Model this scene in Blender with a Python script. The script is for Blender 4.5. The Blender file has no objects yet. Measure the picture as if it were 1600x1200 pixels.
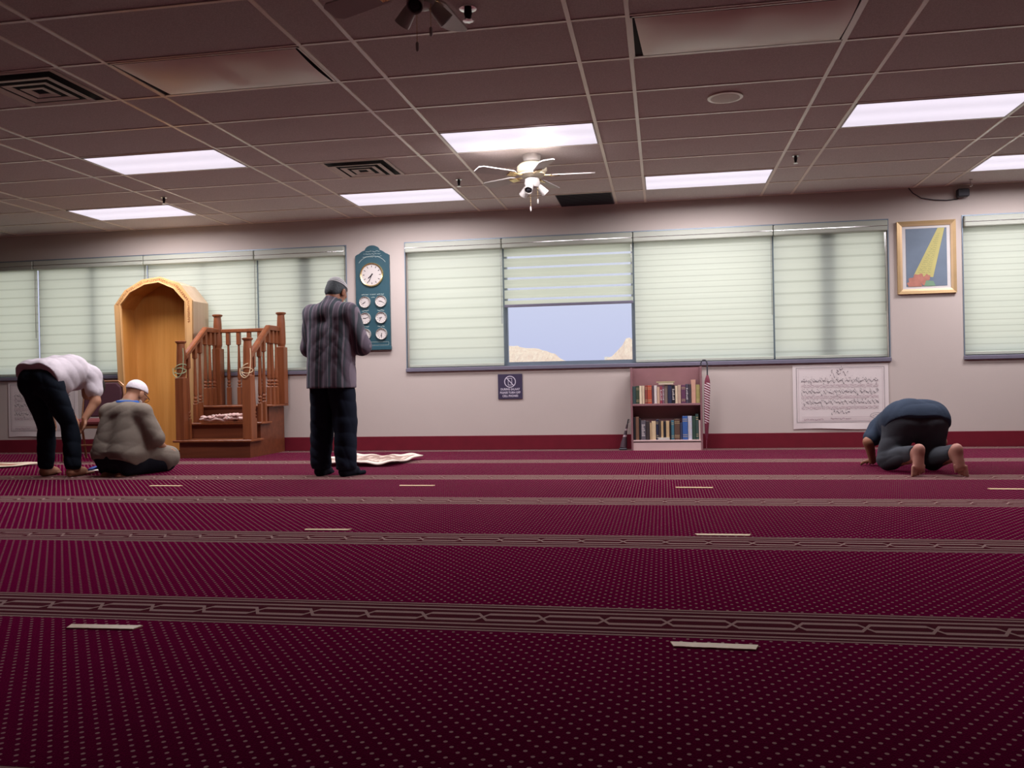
import bpy, math, random
import numpy as np
from mathutils import Vector, Matrix
PI = math.pi
SC = bpy.context.scene
COL = SC.collection
R = math.radians

# ------------------------------------------------------------------ camera, world, exposure
F = 1360.0
dy = np.array([235., 8., F]); dy /= np.linalg.norm(dy)
up = np.cross(dy, np.array([1, .0198, 0])); up /= np.linalg.norm(up)
if up[1] < 0: up = -up
dx = np.cross(up, dy); dx /= np.linalg.norm(dx)
if dx[0] < 0: dx = -dx
Mc = np.stack([dx, dy, up], 1)
right, upv, fwd = Mc[0], Mc[1], Mc[2]
cd = bpy.data.cameras.new('camera'); cam = bpy.data.objects.new('camera', cd); COL.objects.link(cam)
cam.matrix_world = Matrix(((right[0], upv[0], -fwd[0], 0), (right[1], upv[1], -fwd[1], 0), (right[2], upv[2], -fwd[2], .75), (0, 0, 0, 1)))
cd.sensor_width = 36; cd.lens = F / 1600 * 36; cd.clip_end = 300
SC.camera = cam
SC.view_settings.view_transform = 'Standard'
SC.view_settings.look = 'None'
SC.view_settings.gamma = 1
SC.view_settings.exposure = 0.0
LAMP = 48.0         # watts of each lit ceiling panel

# ------------------------------------------------------------------ node helpers
class N:
    """tiny wrapper: arithmetic on node sockets"""
    def __init__(s, nt, sock): s.nt, s.s = nt, sock
    def _op(s, op, *a):
        n = s.nt.nodes.new('ShaderNodeMath'); n.operation = op
        for i, v in enumerate((s,) + a):
            if isinstance(v, N): s.nt.links.new(v.s, n.inputs[i])
            else: n.inputs[i].default_value = v
        return N(s.nt, n.outputs[0])
    def __add__(s, o): return s._op('ADD', o)
    def __sub__(s, o): return s._op('SUBTRACT', o)
    def __mul__(s, o): return s._op('MULTIPLY', o)
    def __truediv__(s, o): return s._op('DIVIDE', o)
    def abs(s): return s._op('ABSOLUTE')
    def fract(s): return s._op('FRACT')
    def floor(s): return s._op('FLOOR')
    def sin(s): return s._op('SINE')
    def lt(s, o): return s._op('LESS_THAN', o)
    def gt(s, o): return s._op('GREATER_THAN', o)
    def max(s, o): return s._op('MAXIMUM', o)
    def min(s, o): return s._op('MINIMUM', o)
    def clamp(s, a, b): return s.max(a).min(b)
    def cell(s, p, o=0.0):      # distance from the nearest multiple of p
        return (((s - o) / p + .5).fract() - .5) * p

def newmat(name):
    m = bpy.data.materials.new(name); m.use_nodes = True; nt = m.node_tree
    b = nt.nodes['Principled BSDF']
    return m, nt, b
def coords(nt, kind='Object'):
    t = nt.nodes.new('ShaderNodeTexCoord'); s = nt.nodes.new('ShaderNodeSeparateXYZ')
    nt.links.new(t.outputs[kind], s.inputs[0])
    return t.outputs[kind], N(nt, s.outputs[0]), N(nt, s.outputs[1]), N(nt, s.outputs[2])
def mixc(nt, fac, a, b):
    m = nt.nodes.new('ShaderNodeMix'); m.data_type = 'RGBA'
    for sock, v in ((m.inputs[0], fac), (m.inputs[6], a), (m.inputs[7], b)):
        if isinstance(v, N): nt.links.new(v.s, sock)
        elif hasattr(v, 'is_output') or isinstance(v, bpy.types.NodeSocket): nt.links.new(v, sock)
        elif isinstance(v, (int, float)): sock.default_value = v
        else: sock.default_value = (*v, 1)
    return m.outputs[2]
def noise(nt, vec, scale, detail=3, rough=.5):
    n = nt.nodes.new('ShaderNodeTexNoise'); n.inputs['Scale'].default_value = scale
    n.inputs['Detail'].default_value = detail; n.inputs['Roughness'].default_value = rough
    if vec is not None: nt.links.new(vec, n.inputs['Vector'])
    return N(nt, n.outputs[0])
def mapping(nt, vec, sc):
    m = nt.nodes.new('ShaderNodeMapping'); nt.links.new(vec, m.inputs[0]); m.inputs['Scale'].default_value = sc
    return m.outputs[0]
def bump(nt, b, h, strength=.3, dist=.01):
    n = nt.nodes.new('ShaderNodeBump'); n.inputs['Strength'].default_value = strength
    n.inputs['Distance'].default_value = dist
    nt.links.new(h.s, n.inputs['Height']); nt.links.new(n.outputs[0], b.inputs['Normal'])

def mat(name, col, rough=.7, metal=0, var=.12, scale=8, stretch=(1, 1, 1), bmp=0, spec=.3, dist=.01):
    """plain material with a soft procedural variation"""
    m, nt, b = newmat(name)
    v, x, y, z = coords(nt)
    n = noise(nt, mapping(nt, v, stretch), scale)
    lo = tuple(c * (1 - var) for c in col); hi = tuple(min(1, c * (1 + var)) for c in col)
    nt.links.new(mixc(nt, n, lo, hi), b.inputs['Base Color'])
    b.inputs['Roughness'].default_value = rough; b.inputs['Metallic'].default_value = metal
    b.inputs['Specular IOR Level'].default_value = spec
    if bmp: bump(nt, b, n, bmp, dist)
    return m

def wood(name, a, bcol, rough=.4, grain=(1, 1, .06), scale=28):
    m, nt, b = newmat(name)
    v, x, y, z = coords(nt)
    n = noise(nt, mapping(nt, v, grain), scale, 6, .6)
    n2 = noise(nt, v, 1.7, 2)
    c1 = mixc(nt, ((n - .35) * 3.0).clamp(0, 1), a, bcol)
    nt.links.new(mixc(nt, n2 * .4, c1, tuple(q * .6 for q in a)), b.inputs['Base Color'])
    b.inputs['Roughness'].default_value = rough; b.inputs['Specular IOR Level'].default_value = .35
    bump(nt, b, n, .08, .003)
    return m

# world: pale, slightly lavender sky, brighter overhead as an overcast sky is
w = bpy.data.worlds.new('sky'); SC.world = w; w.use_nodes = True
nt = w.node_tree; bg = nt.nodes['Background']
v, x, y, z = coords(nt, 'Generated')
el = z.abs()
cl = ((noise(nt, mapping(nt, v, (1, 1, 3)), 3.0, 4) - .52) * 3.2).clamp(0, 1)
base = mixc(nt, cl * .75, (.57, .60, .86), (.74, .66, .84))
nt.links.new(mixc(nt, (el * 1.6).clamp(0, 1), base, (.98, 1.0, .92)), bg.inputs[0])
st = (el * 1.6).clamp(0, 1) * .42 + 1.08
nt.links.new(st.s, bg.inputs[1])

# ------------------------------------------------------------------ mesh helpers
class MB:
    def __init__(s): s.v, s.f, s.mi = [], [], []
    def add(s, vs, fs, mi=0):
        o = len(s.v); s.v += [tuple(p) for p in vs]; s.f += [tuple(i + o for i in f) for f in fs]; s.mi += [mi] * len(fs); return s
    def box(s, x0, x1, y0, y1, z0, z1, bev=0, mi=0, T=None):
        if bev <= 0:
            vs = [(x, y, z) for z in (z0, z1) for x, y in ((x0, y0), (x1, y0), (x1, y1), (x0, y1))]
            fs = [(3, 2, 1, 0), (4, 5, 6, 7), (0, 1, 5, 4), (1, 2, 6, 5), (2, 3, 7, 6), (3, 0, 4, 7)]
        else:
            b = min(bev, (x1 - x0) / 2.01, (y1 - y0) / 2.01, (z1 - z0) / 2.01)
            vs = []; 
            def ring(x0, x1, y0, y1, z, c):
                return [(x0 + c, y0, z), (x1 - c, y0, z), (x1, y0 + c, z), (x1, y1 - c, z), (x1 - c, y1, z), (x0 + c, y1, z), (x0, y1 - c, z), (x0, y0 + c, z)]
            vs += ring(x0 + b, x1 - b, y0 + b, y1 - b, z0, b * .5)
            vs += ring(x0, x1, y0, y1, z0 + b, b); vs += ring(x0, x1, y0, y1, z1 - b, b)
            vs += ring(x0 + b, x1 - b, y0 + b, y1 - b, z1, b * .5)
            fs = [tuple(range(7, -1, -1)), tuple(range(24, 32))]
            for k in range(3):
                for i in range(8): fs.append((k * 8 + i, k * 8 + (i + 1) % 8, k * 8 + 8 + (i + 1) % 8, k * 8 + 8 + i))
        if T is not None: vs = [tuple(T @ Vector(p)) for p in vs]
        return s.add(vs, fs, mi)
    def lathe(s, prof, c=(0, 0, 0), n=20, axis='z', mi=0, T=None):
        vs = []
        for r, h in prof:
            for i in range(n):
                a = 2 * PI * i / n
                p = (r * math.cos(a), r * math.sin(a), h)
                if axis == 'y': p = (p[0], h, p[1])
                if axis == 'x': p = (h, p[0], p[1])
                p = Vector(p)
                if T is not None: p = T @ p
                vs.append((p[0] + c[0], p[1] + c[1], p[2] + c[2]))
        fs = []; m = len(prof)
        for k in range(m - 1):
            for i in range(n): fs.append((k * n + i, k * n + (i + 1) % n, (k + 1) * n + (i + 1) % n, (k + 1) * n + i))
        fs.append(tuple(range(n - 1, -1, -1))); fs.append(tuple(range((m - 1) * n, m * n)))
        return s.add(vs, fs, mi)
    def tube(s, pts, r, n=8, mi=0):
        pts = [Vector(p) for p in pts]; vs = []
        rr = r if hasattr(r, '__len__') else [r] * len(pts)
        nrm = None
        for i, p in enumerate(pts):
            d = (pts[min(i + 1, len(pts) - 1)] - pts[max(i - 1, 0)]).normalized()
            if nrm is None:
                nrm = d.orthogonal().normalized()
            nrm = (nrm - d * nrm.dot(d)).normalized(); b = d.cross(nrm)
            for k in range(n):
                a = 2 * PI * k / n
                vs.append(p + (nrm * math.cos(a) + b * math.sin(a)) * rr[i])
        fs = []
        for i in range(len(pts) - 1):
            for k in range(n): fs.append((i * n + k, i * n + (k + 1) % n, (i + 1) * n + (k + 1) % n, (i + 1) * n + k))
        fs.append(tuple(range(n - 1, -1, -1))); fs.append(tuple(range((len(pts) - 1) * n, len(pts) * n)))
        return s.add(vs, fs, mi)
    def prism(s, poly, y0, y1, mi=0):     # polygon in (x,z), extruded along y
        n = len(poly)
        vs = [(a, y0, b) for a, b in poly] + [(a, y1, b) for a, b in poly]
        fs = [tuple(range(n)), tuple(range(2 * n - 1, n - 1, -1))]
        for i in range(n): fs.append((i, i + n, (i + 1) % n + n, (i + 1) % n))
        return s.add(vs, fs, mi)
    def build(s, name, m, parent=None, smooth=False, loc=None):
        me = bpy.data.meshes.new(name); me.from_pydata(s.v, [], s.f)
        for q in (m if isinstance(m, (list, tuple)) else [m]): me.materials.append(q)
        me.polygons.foreach_set('material_index', s.mi)
        if smooth:
            me.polygons.foreach_set('use_smooth', [True] * len(s.f))
            try: me.set_sharp_from_angle(angle=R(40))
            except Exception: pass
        import bmesh
        bm = bmesh.new(); bm.from_mesh(me); bmesh.ops.recalc_face_normals(bm, faces=bm.faces); bm.to_mesh(me); bm.free()
        me.update()
        o = bpy.data.objects.new(name, me); COL.objects.link(o)
        if loc is not None:
            o.location = loc
            me.transform(Matrix.Translation(-Vector(loc)))
        if parent is not None:
            o.parent = parent
            if loc is not None: o.location = Vector(loc) - wloc(parent)
            else:
                me.transform(Matrix.Translation(-wloc(parent)))
        return o
def wloc(o):
    p = Vector((0, 0, 0))
    while o is not None: p = p + o.location; o = o.parent
    return p
def tag(o, label=None, cat=None, group=None, kind=None):
    if label: o['label'] = label
    if cat: o['category'] = cat
    if group: o['group'] = group
    if kind: o['kind'] = kind
    return o
def thing(name, loc, label, cat, group=None):
    o = bpy.data.objects.new(name, None); o.empty_display_size = .1; COL.objects.link(o); o.location = loc
    return tag(o, label, cat, group)
def struct(o): o['kind'] = 'structure'; return o
def children(o): return [c for c in COL.objects if c.parent == o]
def copy_tree(o, parent=None):
    c = o.copy(); COL.objects.link(c)
    if parent is not None: c.parent = parent
    for ch in children(o): copy_tree(ch, c)
    return c
def text_mb(s, size, font_mat, name, parent, loc, bold=.0, ext=.0008, align='CENTER', sx=1.0):
    cu = bpy.data.curves.new('t', 'FONT'); cu.body = s; cu.size = size; cu.align_x = align; cu.align_y = 'CENTER'
    cu.extrude = ext; cu.offset = bold; cu.resolution_u = 3
    o = bpy.data.objects.new('t', cu); COL.objects.link(o)
    dg = bpy.context.evaluated_depsgraph_get(); dg.update()
    me = bpy.data.meshes.new_from_object(o.evaluated_get(dg)); bpy.data.objects.remove(o)
    me.transform(Matrix.Diagonal((sx, 1, 1, 1)))
    me.transform(Matrix.Rotation(PI / 2, 4, 'X')); me.materials.clear(); me.materials.append(font_mat)
    t = bpy.data.objects.new(name, me); COL.objects.link(t)
    t.parent = parent; t.location = Vector(loc) - wloc(parent)
    return t

# ------------------------------------------------------------------ materials
M = {}
# carpet: dark crimson with a quincunx of beige flecks and woven border rows
m, nt, b = newmat('carpet'); M['carpet'] = m
v, x, y, z = coords(nt)
wob = (x * .9).sin() * .008 + (x * .31 + 1.0).sin() * .012
yy = y + wob
u = yy.cell(1.34, 1.388)
a = u.abs()
instripe = a.lt(.156)
ln = (a - .147).abs().lt(.0055).max((a - .121).abs().lt(.0065)).max((a - .079).abs().lt(.0085))
s = ((x * (PI / .1935)).sin() * 3.6).clamp(-1, 1) * .033
rail = (u - s).abs().lt(.0115).max((u + s).abs().lt(.0115))
lines = ln.max(rail)
def dots(ox, oy):
    ex = x.cell(.0385, ox) / .0047; ey = y.cell(.0505, oy) / .0050
    return (ex * ex + ey * ey).lt(1.0)
dt = dots(0, 0).max(dots(.01925, .02525))
n = noise(nt, v, 260, 2); n2 = noise(nt, v, 1.3, 3)
red = mixc(nt, n, (.026, .001, .005), (.056, .002, .012))
red = mixc(nt, n2 * .35, red, (.020, .001, .004))
field = mixc(nt, dt, red, (.46, .29, .28))
band = mixc(nt, lines, mixc(nt, n, (.05, .008, .012), (.06, .010, .014)), (.42, .27, .24))
nt.links.new(mixc(nt, instripe, field, band), b.inputs['Base Color'])
b.inputs['Roughness'].default_value = .95; b.inputs['Specular IOR Level'].default_value = .0
b.inputs['Sheen Weight'].default_value = 1.0; b.inputs['Sheen Roughness'].default_value = .28
nt.links.new(mixc(nt, instripe, mixc(nt, dt, (1.0, .03, .32), (1.0, .62, .64)), mixc(nt, lines, (.40, .10, .16), (1.0, .72, .76))), b.inputs['Sheen Tint'])
bump(nt, b, n, .4, .004)

m, nt, b = newmat('wall_paint'); M['wall'] = m
v, x, y, z = coords(nt)
n = noise(nt, v, 90, 4)
nt.links.new(mixc(nt, noise(nt, v, .9, 3), (.51, .45, .41), (.575, .51, .465)), b.inputs['Base Color'])
b.inputs['Roughness'].default_value = .75; b.inputs['Specular IOR Level'].default_value = .2
bump(nt, b, n, .12, .004)
m, nt, b = newmat('ceiling_tile'); M['tile'] = m
v, x, y, z = coords(nt)
n = noise(nt, v, 160, 4, .7)
nt.links.new(mixc(nt, ((n - .42) * 5).clamp(0, 1), (.56, .50, .48), (.70, .63, .61)), b.inputs['Base Color'])
b.inputs['Roughness'].default_value = .95; b.inputs['Specular IOR Level'].default_value = .1
bump(nt, b, n, .25, .004)
M['tbar'] = mat('ceiling_bar', (.90, .80, .68), .28, var=.04, spec=.9)
M['base'] = mat('baseboard_maroon', (.15, .010, .022), .5, var=.2)
M['white'] = mat('white_enamel', (.56, .53, .50), .4, var=.04)
M['cream'] = mat('cream_metal', (.52, .47, .34), .4, var=.05)
M['louver'] = mat('vent_metal', (.66, .58, .50), .5, var=.1)
M['dark'] = mat('dark_cavity', (.012, .010, .012), .8)
M['black'] = mat('black_plastic', (.02, .02, .025), .4)
M['slate'] = mat('slate_grey_panel', (.055, .055, .065), .6)
M['winframe'] = mat('window_aluminium', (.20, .25, .30), .35, metal=.3, var=.08)
M['sill'] = mat('sill_grey_violet', (.17, .16, .21), .35, var=.1)
M['headrail'] = mat('blind_headrail', (.42, .45, .38), .4, var=.05)
M['chrome'] = mat('chrome', (.75, .75, .75), .15, metal=1, var=.02)
M['brass'] = mat('brass', (.80, .60, .28), .25, metal=.85, var=.08)
M['paper'] = mat('paper_sheet', (.72, .66, .64), .6, var=.03)
M['ink'] = mat('printing_ink', (.07, .05, .07), .7)
M['inkpale'] = mat('faded_ink', (.38, .26, .30), .7)
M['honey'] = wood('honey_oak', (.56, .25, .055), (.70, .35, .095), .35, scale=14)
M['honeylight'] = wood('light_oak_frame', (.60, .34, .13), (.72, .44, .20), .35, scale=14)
M['plywood'] = wood('pale_plywood', (.62, .46, .30), (.74, .58, .42), .5, scale=10)
M['redoak'] = wood('red_oak_stain', (.21, .062, .024), (.33, .11, .042), .35, scale=22)
M['redoakdark'] = wood('red_oak_panel', (.14, .040, .018), (.22, .066, .030), .4, grain=(.06, 1, 1), scale=18)
M['shelfwood'] = mat('mahogany_laminate', (.27, .14, .15), .4, var=.12)
M['toe'] = mat('pale_pink_plinth', (.66, .48, .46), .5, var=.05)
M['skin'] = mat('skin_tan', (.40, .20, .12), .5, var=.12, scale=14)
M['skindark'] = mat('skin_brown', (.30, .13, .075), .5, var=.15, scale=14)
M['sole'] = mat('skin_sole', (.42, .20, .15), .55, var=.15, scale=14)
M['tape'] = mat('masking_tape', (.84, .62, .35), .45, var=.18, scale=40, bmp=.1, spec=.5)

def emit_panel():
    m, nt, b = newmat('lit_prismatic_diffuser')
    v, x, y, z = coords(nt)
    st = ((y * 21.0).sin() * .06 + 1.0) * .90
    b.inputs['Base Color'].default_value = (.3, .3, .3, 1)
    b.inputs['Emission Color'].default_value = (.92, .84, .98, 1)
    nt.links.new(st.s, b.inputs['Emission Strength']); return m
M['lit'] = emit_panel()
M['unlit'] = mat('unlit_diffuser', (.92, .78, .68), .3, var=.06, scale=3)

def blind_mat(name, pitch, dark, gapped=False, off=0.0):
    m, nt, b = newmat(name)
    nt.nodes.remove(b)
    out = nt.nodes['Material Output']
    v, x, y, z = coords(nt)
    zz = z + x * 0
    wv = noise(nt, mapping(nt, v, (1, 1, 60)), 12, 3)
    c = zz.cell(pitch, off).abs()
    lnm = c.lt(pitch * .09)
    col = mixc(nt, lnm, mixc(nt, wv, (.78, .83, .73), (.84, .90, .79)), dark)
    tr = nt.nodes.new('ShaderNodeBsdfTranslucent'); df = nt.nodes.new('ShaderNodeBsdfDiffuse')
    nt.links.new(col, tr.inputs[0]); nt.links.new(col, df.inputs[0])
    mx = nt.nodes.new('ShaderNodeMixShader'); mx.inputs[0].default_value = .30
    nt.links.new(tr.outputs[0], mx.inputs[1]); nt.links.new(df.outputs[0], mx.inputs[2])
    last = mx.outputs[0]
    if gapped:       # sheer bands: the weave lets the sky through
        g = c.lt(pitch * .10)
        tp = nt.nodes.new('ShaderNodeBsdfTransparent'); tp.inputs[0].default_value = (.95, .95, .95, 1)
        m2 = nt.nodes.new('ShaderNodeMixShader'); nt.links.new((g * .85).s, m2.inputs[0])
        col2 = mixc(nt, wv, (.72, .78, .66), (.78, .84, .71)); nt.links.new(col2, tr.inputs[0]); nt.links.new(col2, df.inputs[0])
        nt.links.new(last, m2.inputs[1]); nt.links.new(tp.outputs[0], m2.inputs[2]); last = m2.outputs[0]
    nt.links.new(last, out.inputs[0]); return m
M['glass'] = None
m, nt, b = newmat('window_glass'); nt.nodes.remove(b)
tp = nt.nodes.new('ShaderNodeBsdfTransparent'); tp.inputs[0].default_value = (.97, .98, .98, 1)
gl = nt.nodes.new('ShaderNodeBsdfGlossy'); gl.inputs['Roughness'].default_value = .02
mx = nt.nodes.new('ShaderNodeMixShader'); mx.inputs[0].default_value = .05
nt.links.new(tp.outputs[0], mx.inputs[1]); nt.links.new(gl.outputs[0], mx.inputs[2]); nt.links.new(mx.outputs[0], nt.nodes['Material Output'].inputs[0])
M['glass'] = m

# ------------------------------------------------------------------ room shell
XL, XR, YB, YW, ZC = -11.5, 7.0, -6.0, 9.5, 2.66
struct(MB().box(XL, XR, YB, YW + .2, -.12, 0).build('floor', M['carpet']))
ceil = struct(MB().box(XL, XR, YB, YW + .2, ZC, ZC + .12).build('ceiling', M['tile']))
g = MB()
ys = []
k = 8.88 + .61
while k > YB: ys.append(k); k -= .61
for yk in ys: g.box(XL, XR, yk - .011, yk + .011, ZC - .005, ZC + .001)
x0 = -.145 - 1.511 * 8
while x0 < XR:
    for xx in (x0, x0 - .308):
        if XL < xx < XR: g.box(xx - .012, xx + .012, YB, YW, ZC - .0062, ZC + .001)
    x0 += 1.511
gr = g.build('ceiling_grid', M['tbar'], ceil)
# front wall: three window openings
Z0, Z1 = .925, 2.34
opens = [(-9.6, -3.545), (-2.835, 2.31), (3.035, 6.2)]
wb = MB()
wb.box(XL, XR, YW, YW + .2, 0, Z0); wb.box(XL, XR, YW, YW + .2, Z1, ZC)
xs = [XL] + [q for o in opens for q in o] + [XR]
for i in range(0, len(xs), 2): wb.box(xs[i], xs[i + 1], YW, YW + .2, Z0, Z1)
struct(wb.build('wall_front', M['wall']))
struct(MB().box(XL - .2, XL, YB, YW + .2, 0, ZC).build('wall_left', M['wall']))
struct(MB().box(XR, XR + .2, YB, YW + .2, 0, ZC).build('wall_right', M['wall']))
struct(MB().box(XL, XR, YB - .2, YB, 0, ZC).build('wall_back', M['wall']))
struct(MB().box(XL, XR, YW - .012, YW, 0, .158, .003).build('baseboard_front', M['base']))

# windows (frame, pane) and their sills
def window(nr, x0, x1, mull):
    o = struct(thing('window_%d' % nr, ((x0 + x1) / 2, YW + .1, Z0), None, None))
    f = MB()
    yf0, yf1 = YW + .10, YW + .16
    f.box(x0, x1, yf0, yf1, Z0, Z0 + .045); f.box(x0, x1, yf0, yf1, Z1 - .05, Z1)
    f.box(x0, x0 + .04, yf0 + .004, yf1 - .004, Z0 + .002, Z1 - .002); f.box(x1 - .04, x1, yf0 + .004, yf1 - .004, Z0 + .002, Z1 - .002)
    for q, wd in mull: f.box(q - wd / 2, q + wd / 2, yf0 + .004, yf1 - .004, Z0 + .002, Z1 - .002)
    f.build('window_frame', M['winframe'], o)
    MB().box(x0 + .02, x1 - .02, YW + .125, YW + .131, Z0 + .02, Z1 - .02).build('pane', M['glass'], o)
    s = MB().box(x0 - .015, x1 + .015, YW - .03, YW + .10, Z0 - .042, Z0 + .001, .006)
    s.build('window_sill', M['sill'], o)
    t = MB().box(x0 - .012, x1 + .012, YW - .006, YW + .02, Z1, Z1 + .012)
    t.box(x0 - .012, x0, YW - .006, YW + .02, Z0, Z1).box(x1, x1 + .012, YW - .006, YW + .02, Z0, Z1)
    t.build('window_trim', M['winframe'], o)
window(1, -9.6, -3.545, [(-9.0, .05), (-8.25, .05), (-7.53, .07), (-6.8, .07), (-6.06, .07), (-5.35, .05), (-4.65, .07), (-4.07, .16)])
window(2, -2.835, 2.31, [(-1.725, .06), (-.288, .06), (1.175, .06), (1.73, .17)])
window(3, 3.035, 6.2, [(4.5, .07), (3.80, .05)])

def blind(x0, x1, label, group, pitch=.062, drop=Z0 + .005, dark=(.67, .72, .62), gapped=False, chain=True, off=0.0):
    o = thing('roller_blind', ((x0 + x1) / 2, YW + .03, 2.22), label, 'window blind', group)
    h = MB().box(x0 + .004, x1 - .004, YW - .045, YW + .055, 2.228, 2.335, .008)
    h.build('headrail', M['headrail'], o)
    MB().box(x0 + .004, x1 - .004, YW - .049, YW - .045, 2.275, 2.281).build('headrail_ridge', M['chrome'], o)
    fb = MB(); nz = 30; nx = 2; vs = []; fs = []
    xa, xb = x0 + .009, x1 - .009
    for i in range(nz + 1):
        zz = 2.235 + (drop + .03 - 2.235) * i / nz
        for q in (xa, xb): vs.append((q, YW + .052 + .0015 * math.sin(i * 2.1), zz))
    for i in range(nz): fs.append((2 * i, 2 * i + 1, 2 * i + 3, 2 * i + 2))
    fb.add(vs, fs)
    fb.build('blind_fabric', blind_mat('zebra_fabric', pitch, dark, gapped, off), o)
    MB().box(xa, xb, YW + .040, YW + .062, drop + .004, drop + .034, .004).build('bottom_rail', M['headrail'] if not gapped else M['sill'], o)
    if chain:
        c = MB(); pts = []
        for dxx in (0, .011): c.tube([(x1 - .012 - dxx, YW + .02, 2.24 - j * .04) for j in range(16 if gapped else 22)], .0022, 5)
        c.build('pull_chain', M['chrome'], o)
    return o
gA = 'blinds of the left window bank'
blind(-9.6, -8.99, 'leftmost zebra blind of the left window bank, cut by the photo edge', None)
blind(-8.99, -7.53, 'pale green zebra blind at the far left edge, left of the white-shirted bending man', None, .105)
blind(-7.53, -6.06, 'wide closed zebra blind directly above the bending man in white', None, .112)
blind(-6.06, -4.65, 'closed zebra blind behind the top of the orange wooden prayer niche', None, .062)
blind(-4.65, -3.545, 'closed zebra blind behind the right post of the wooden pulpit', None, .070)
blind(-2.835, -1.725, 'closed zebra blind left of the half-open window, right of the prayer clocks', None, .113, off=.05)
blind(-1.725, -.288, 'half-raised zebra blind with open sheer bands above the view of the sky', None, .117, drop=1.575, gapped=True, off=.03)
blind(-.288, 1.175, 'closed zebra blind right of the half-open window, above the bookcase', None, .0615)
blind(1.175, 2.31, 'closed zebra blind directly above the white calligraphy poster', None, .123, off=.02)
blind(3.035, 4.5, 'closed zebra blind at the right edge of the photo beside the gold-framed picture', None, .062)
blind(4.5, 6.2, 'closed zebra blind beyond the right edge of the picture', None, .062)

# ------------------------------------------------------------------ outside
struct(tag(MB().box(-90, 90, 12, 160, -3.4, -3.2).build('ground', mat('dry_ground', (.62, .52, .40), .9)), None))
M['hill'] = mat('pale_sandstone', (1.0, .70, .60), .9, var=.25, scale=2.6, stretch=(3, 1, .35), bmp=.6, dist=.3)
def hill(pts, y0, dep, label):
    """ridge line (x, z) given a rounded body in depth"""
    rnd = random.Random(4); vs = []; fs = []; nn = 14; m_ = 60
    xs_ = np.linspace(pts[0][0], pts[-1][0], m_ + 1)
    zs_ = np.interp(xs_, [p[0] for p in pts], [p[1] for p in pts])
    for i in range(m_ + 1):
        for j in range(nn + 1):
            t = j / nn * 2 - 1
            h = (zs_[i] + 3.2) * max(0, (1 - abs(t) ** 2.2)) - 3.2 + rnd.uniform(-.05, .05) * (1 - abs(t))
            vs.append((xs_[i], y0 + t * dep, h))
    for i in range(m_):
        for j in range(nn):
            a = i * (nn + 1) + j; fs.append((a, a + nn + 1, a + nn + 2, a + 1))
    o = MB().add(vs, fs).build('rocky_hill', M['hill'], loc=((pts[0][0] + pts[-1][0]) / 2, y0, -3.2))
    return tag(o, label, 'hill')
hill([(-15, 2.2), (-11, 3.1), (-8.5, 3.0), (-7.2, 2.45), (-6.3, 2.36), (-5.1, 2.13), (-4.85, 1.95), (-4.3, 1.62), (-3.9, 1.45), (-3.3, .8)], 40, 6, 'sandy hill with a flat sloping crest, seen bottom left through the open window')
hill([(-3.3, .6), (-2.75, 1.5), (-2.45, 1.72), (-2.05, 2.02), (-1.78, 2.25), (-1.62, 2.6), (-1.45, 2.68), (-1.25, 2.5), (-.6, 2.3), (1, 2.4), (4, 1.6), (7, 0)], 40, 6, 'sandy peak rising at the bottom right of the open window')
hb = thing('distant_building', (-3.5, 51, -3.2), 'tiny white building low in the open window, left of the sandy peak', 'building')
MB().box(-4.1, -3.38, 50, 52, -3.2, 1.72).build('wall_block', mat('white_render', (.9, .88, .85), .8), hb)
MB().box(-3.27, -3.05, 50.4, 51.4, -3.2, 2.09).build('tower_block', mat('white_render_tower', (.9, .88, .85), .8), hb)

# ------------------------------------------------------------------ ceiling fittings
def light_fixture(x0, y0, label, lit=True, sag=0, group=None):
    o = thing('ceiling_light', (x0 + .595, y0 + .29, ZC), label, 'ceiling light', group)
    x1, y1 = x0 + 1.178, y0 + .585
    fr = MB(); t = .012
    fr.box(x0, x1, y0, y0 + t, ZC - .009, ZC); fr.box(x0, x1, y1 - t, y1, ZC - .009, ZC)
    fr.box(x0, x0 + t, y0, y1, ZC - .009, ZC); fr.box(x1 - t, x1, y0, y1, ZC - .009, ZC)
    fr.build('frame', M['white'] if lit else M['tbar'], o)
    if lit:
        MB().box(x0 + t, x1 - t, y0 + t, y1 - t, ZC - .008, ZC - .003).build('diffuser', M['lit'], o)
        la = bpy.data.lights.new('panel_lamp', 'AREA'); la.shape = 'RECTANGLE'; la.size = 1.14; la.size_y = .55
        la.energy = LAMP; la.color = (1.0, .93, .98); la.spread = R(173)
        lo = bpy.data.objects.new('panel_lamp', la); COL.objects.link(lo); lo.parent = o; lo.location = (0, 0, -.012)
    else:
        MB().box(x0 + t, x1 - t, y0 + t, y1 - t, ZC - .003, ZC - .001).build('housing', M['dark'], o)
        vs = []; fs = []; nx, ny = 24, 12
        for i in range(nx + 1):
            for j in range(ny + 1):
                a, b_ = i / nx, j / ny
                s_ = math.sin(PI * a) ** .6 * math.sin(PI * b_) ** .6
                z_ = ZC - .010 - sag * s_ - .012 * math.sin(7 * a + 1) * math.sin(PI * b_) * (a > .5)
                xx = x0 + t + .012 + a * (x1 - x0 - 2 * t - .024) + (.035 * (1 - a) ** 6 * b_)
                vs.append((xx, y0 + t + .004 + b_ * (y1 - y0 - 2 * t - .014), z_))
        for i in range(nx):
            for j in range(ny):
                a = i * (ny + 1) + j; fs.append((a, a + 1, a + ny + 2, a + ny + 1))
        d = MB().add(vs, fs).build('diffuser', M['unlit'], o, smooth=True)
    return o
light_fixture(1.378, 6.447, 'lit fluorescent panel at upper right, largest of the lit panels')
light_fixture(-1.644, 6.447, 'lit fluorescent panel in the middle of the ceiling above the white fan')
light_fixture(-4.666, 6.447, 'lit fluorescent panel at left, upper of the two left panels')
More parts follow.
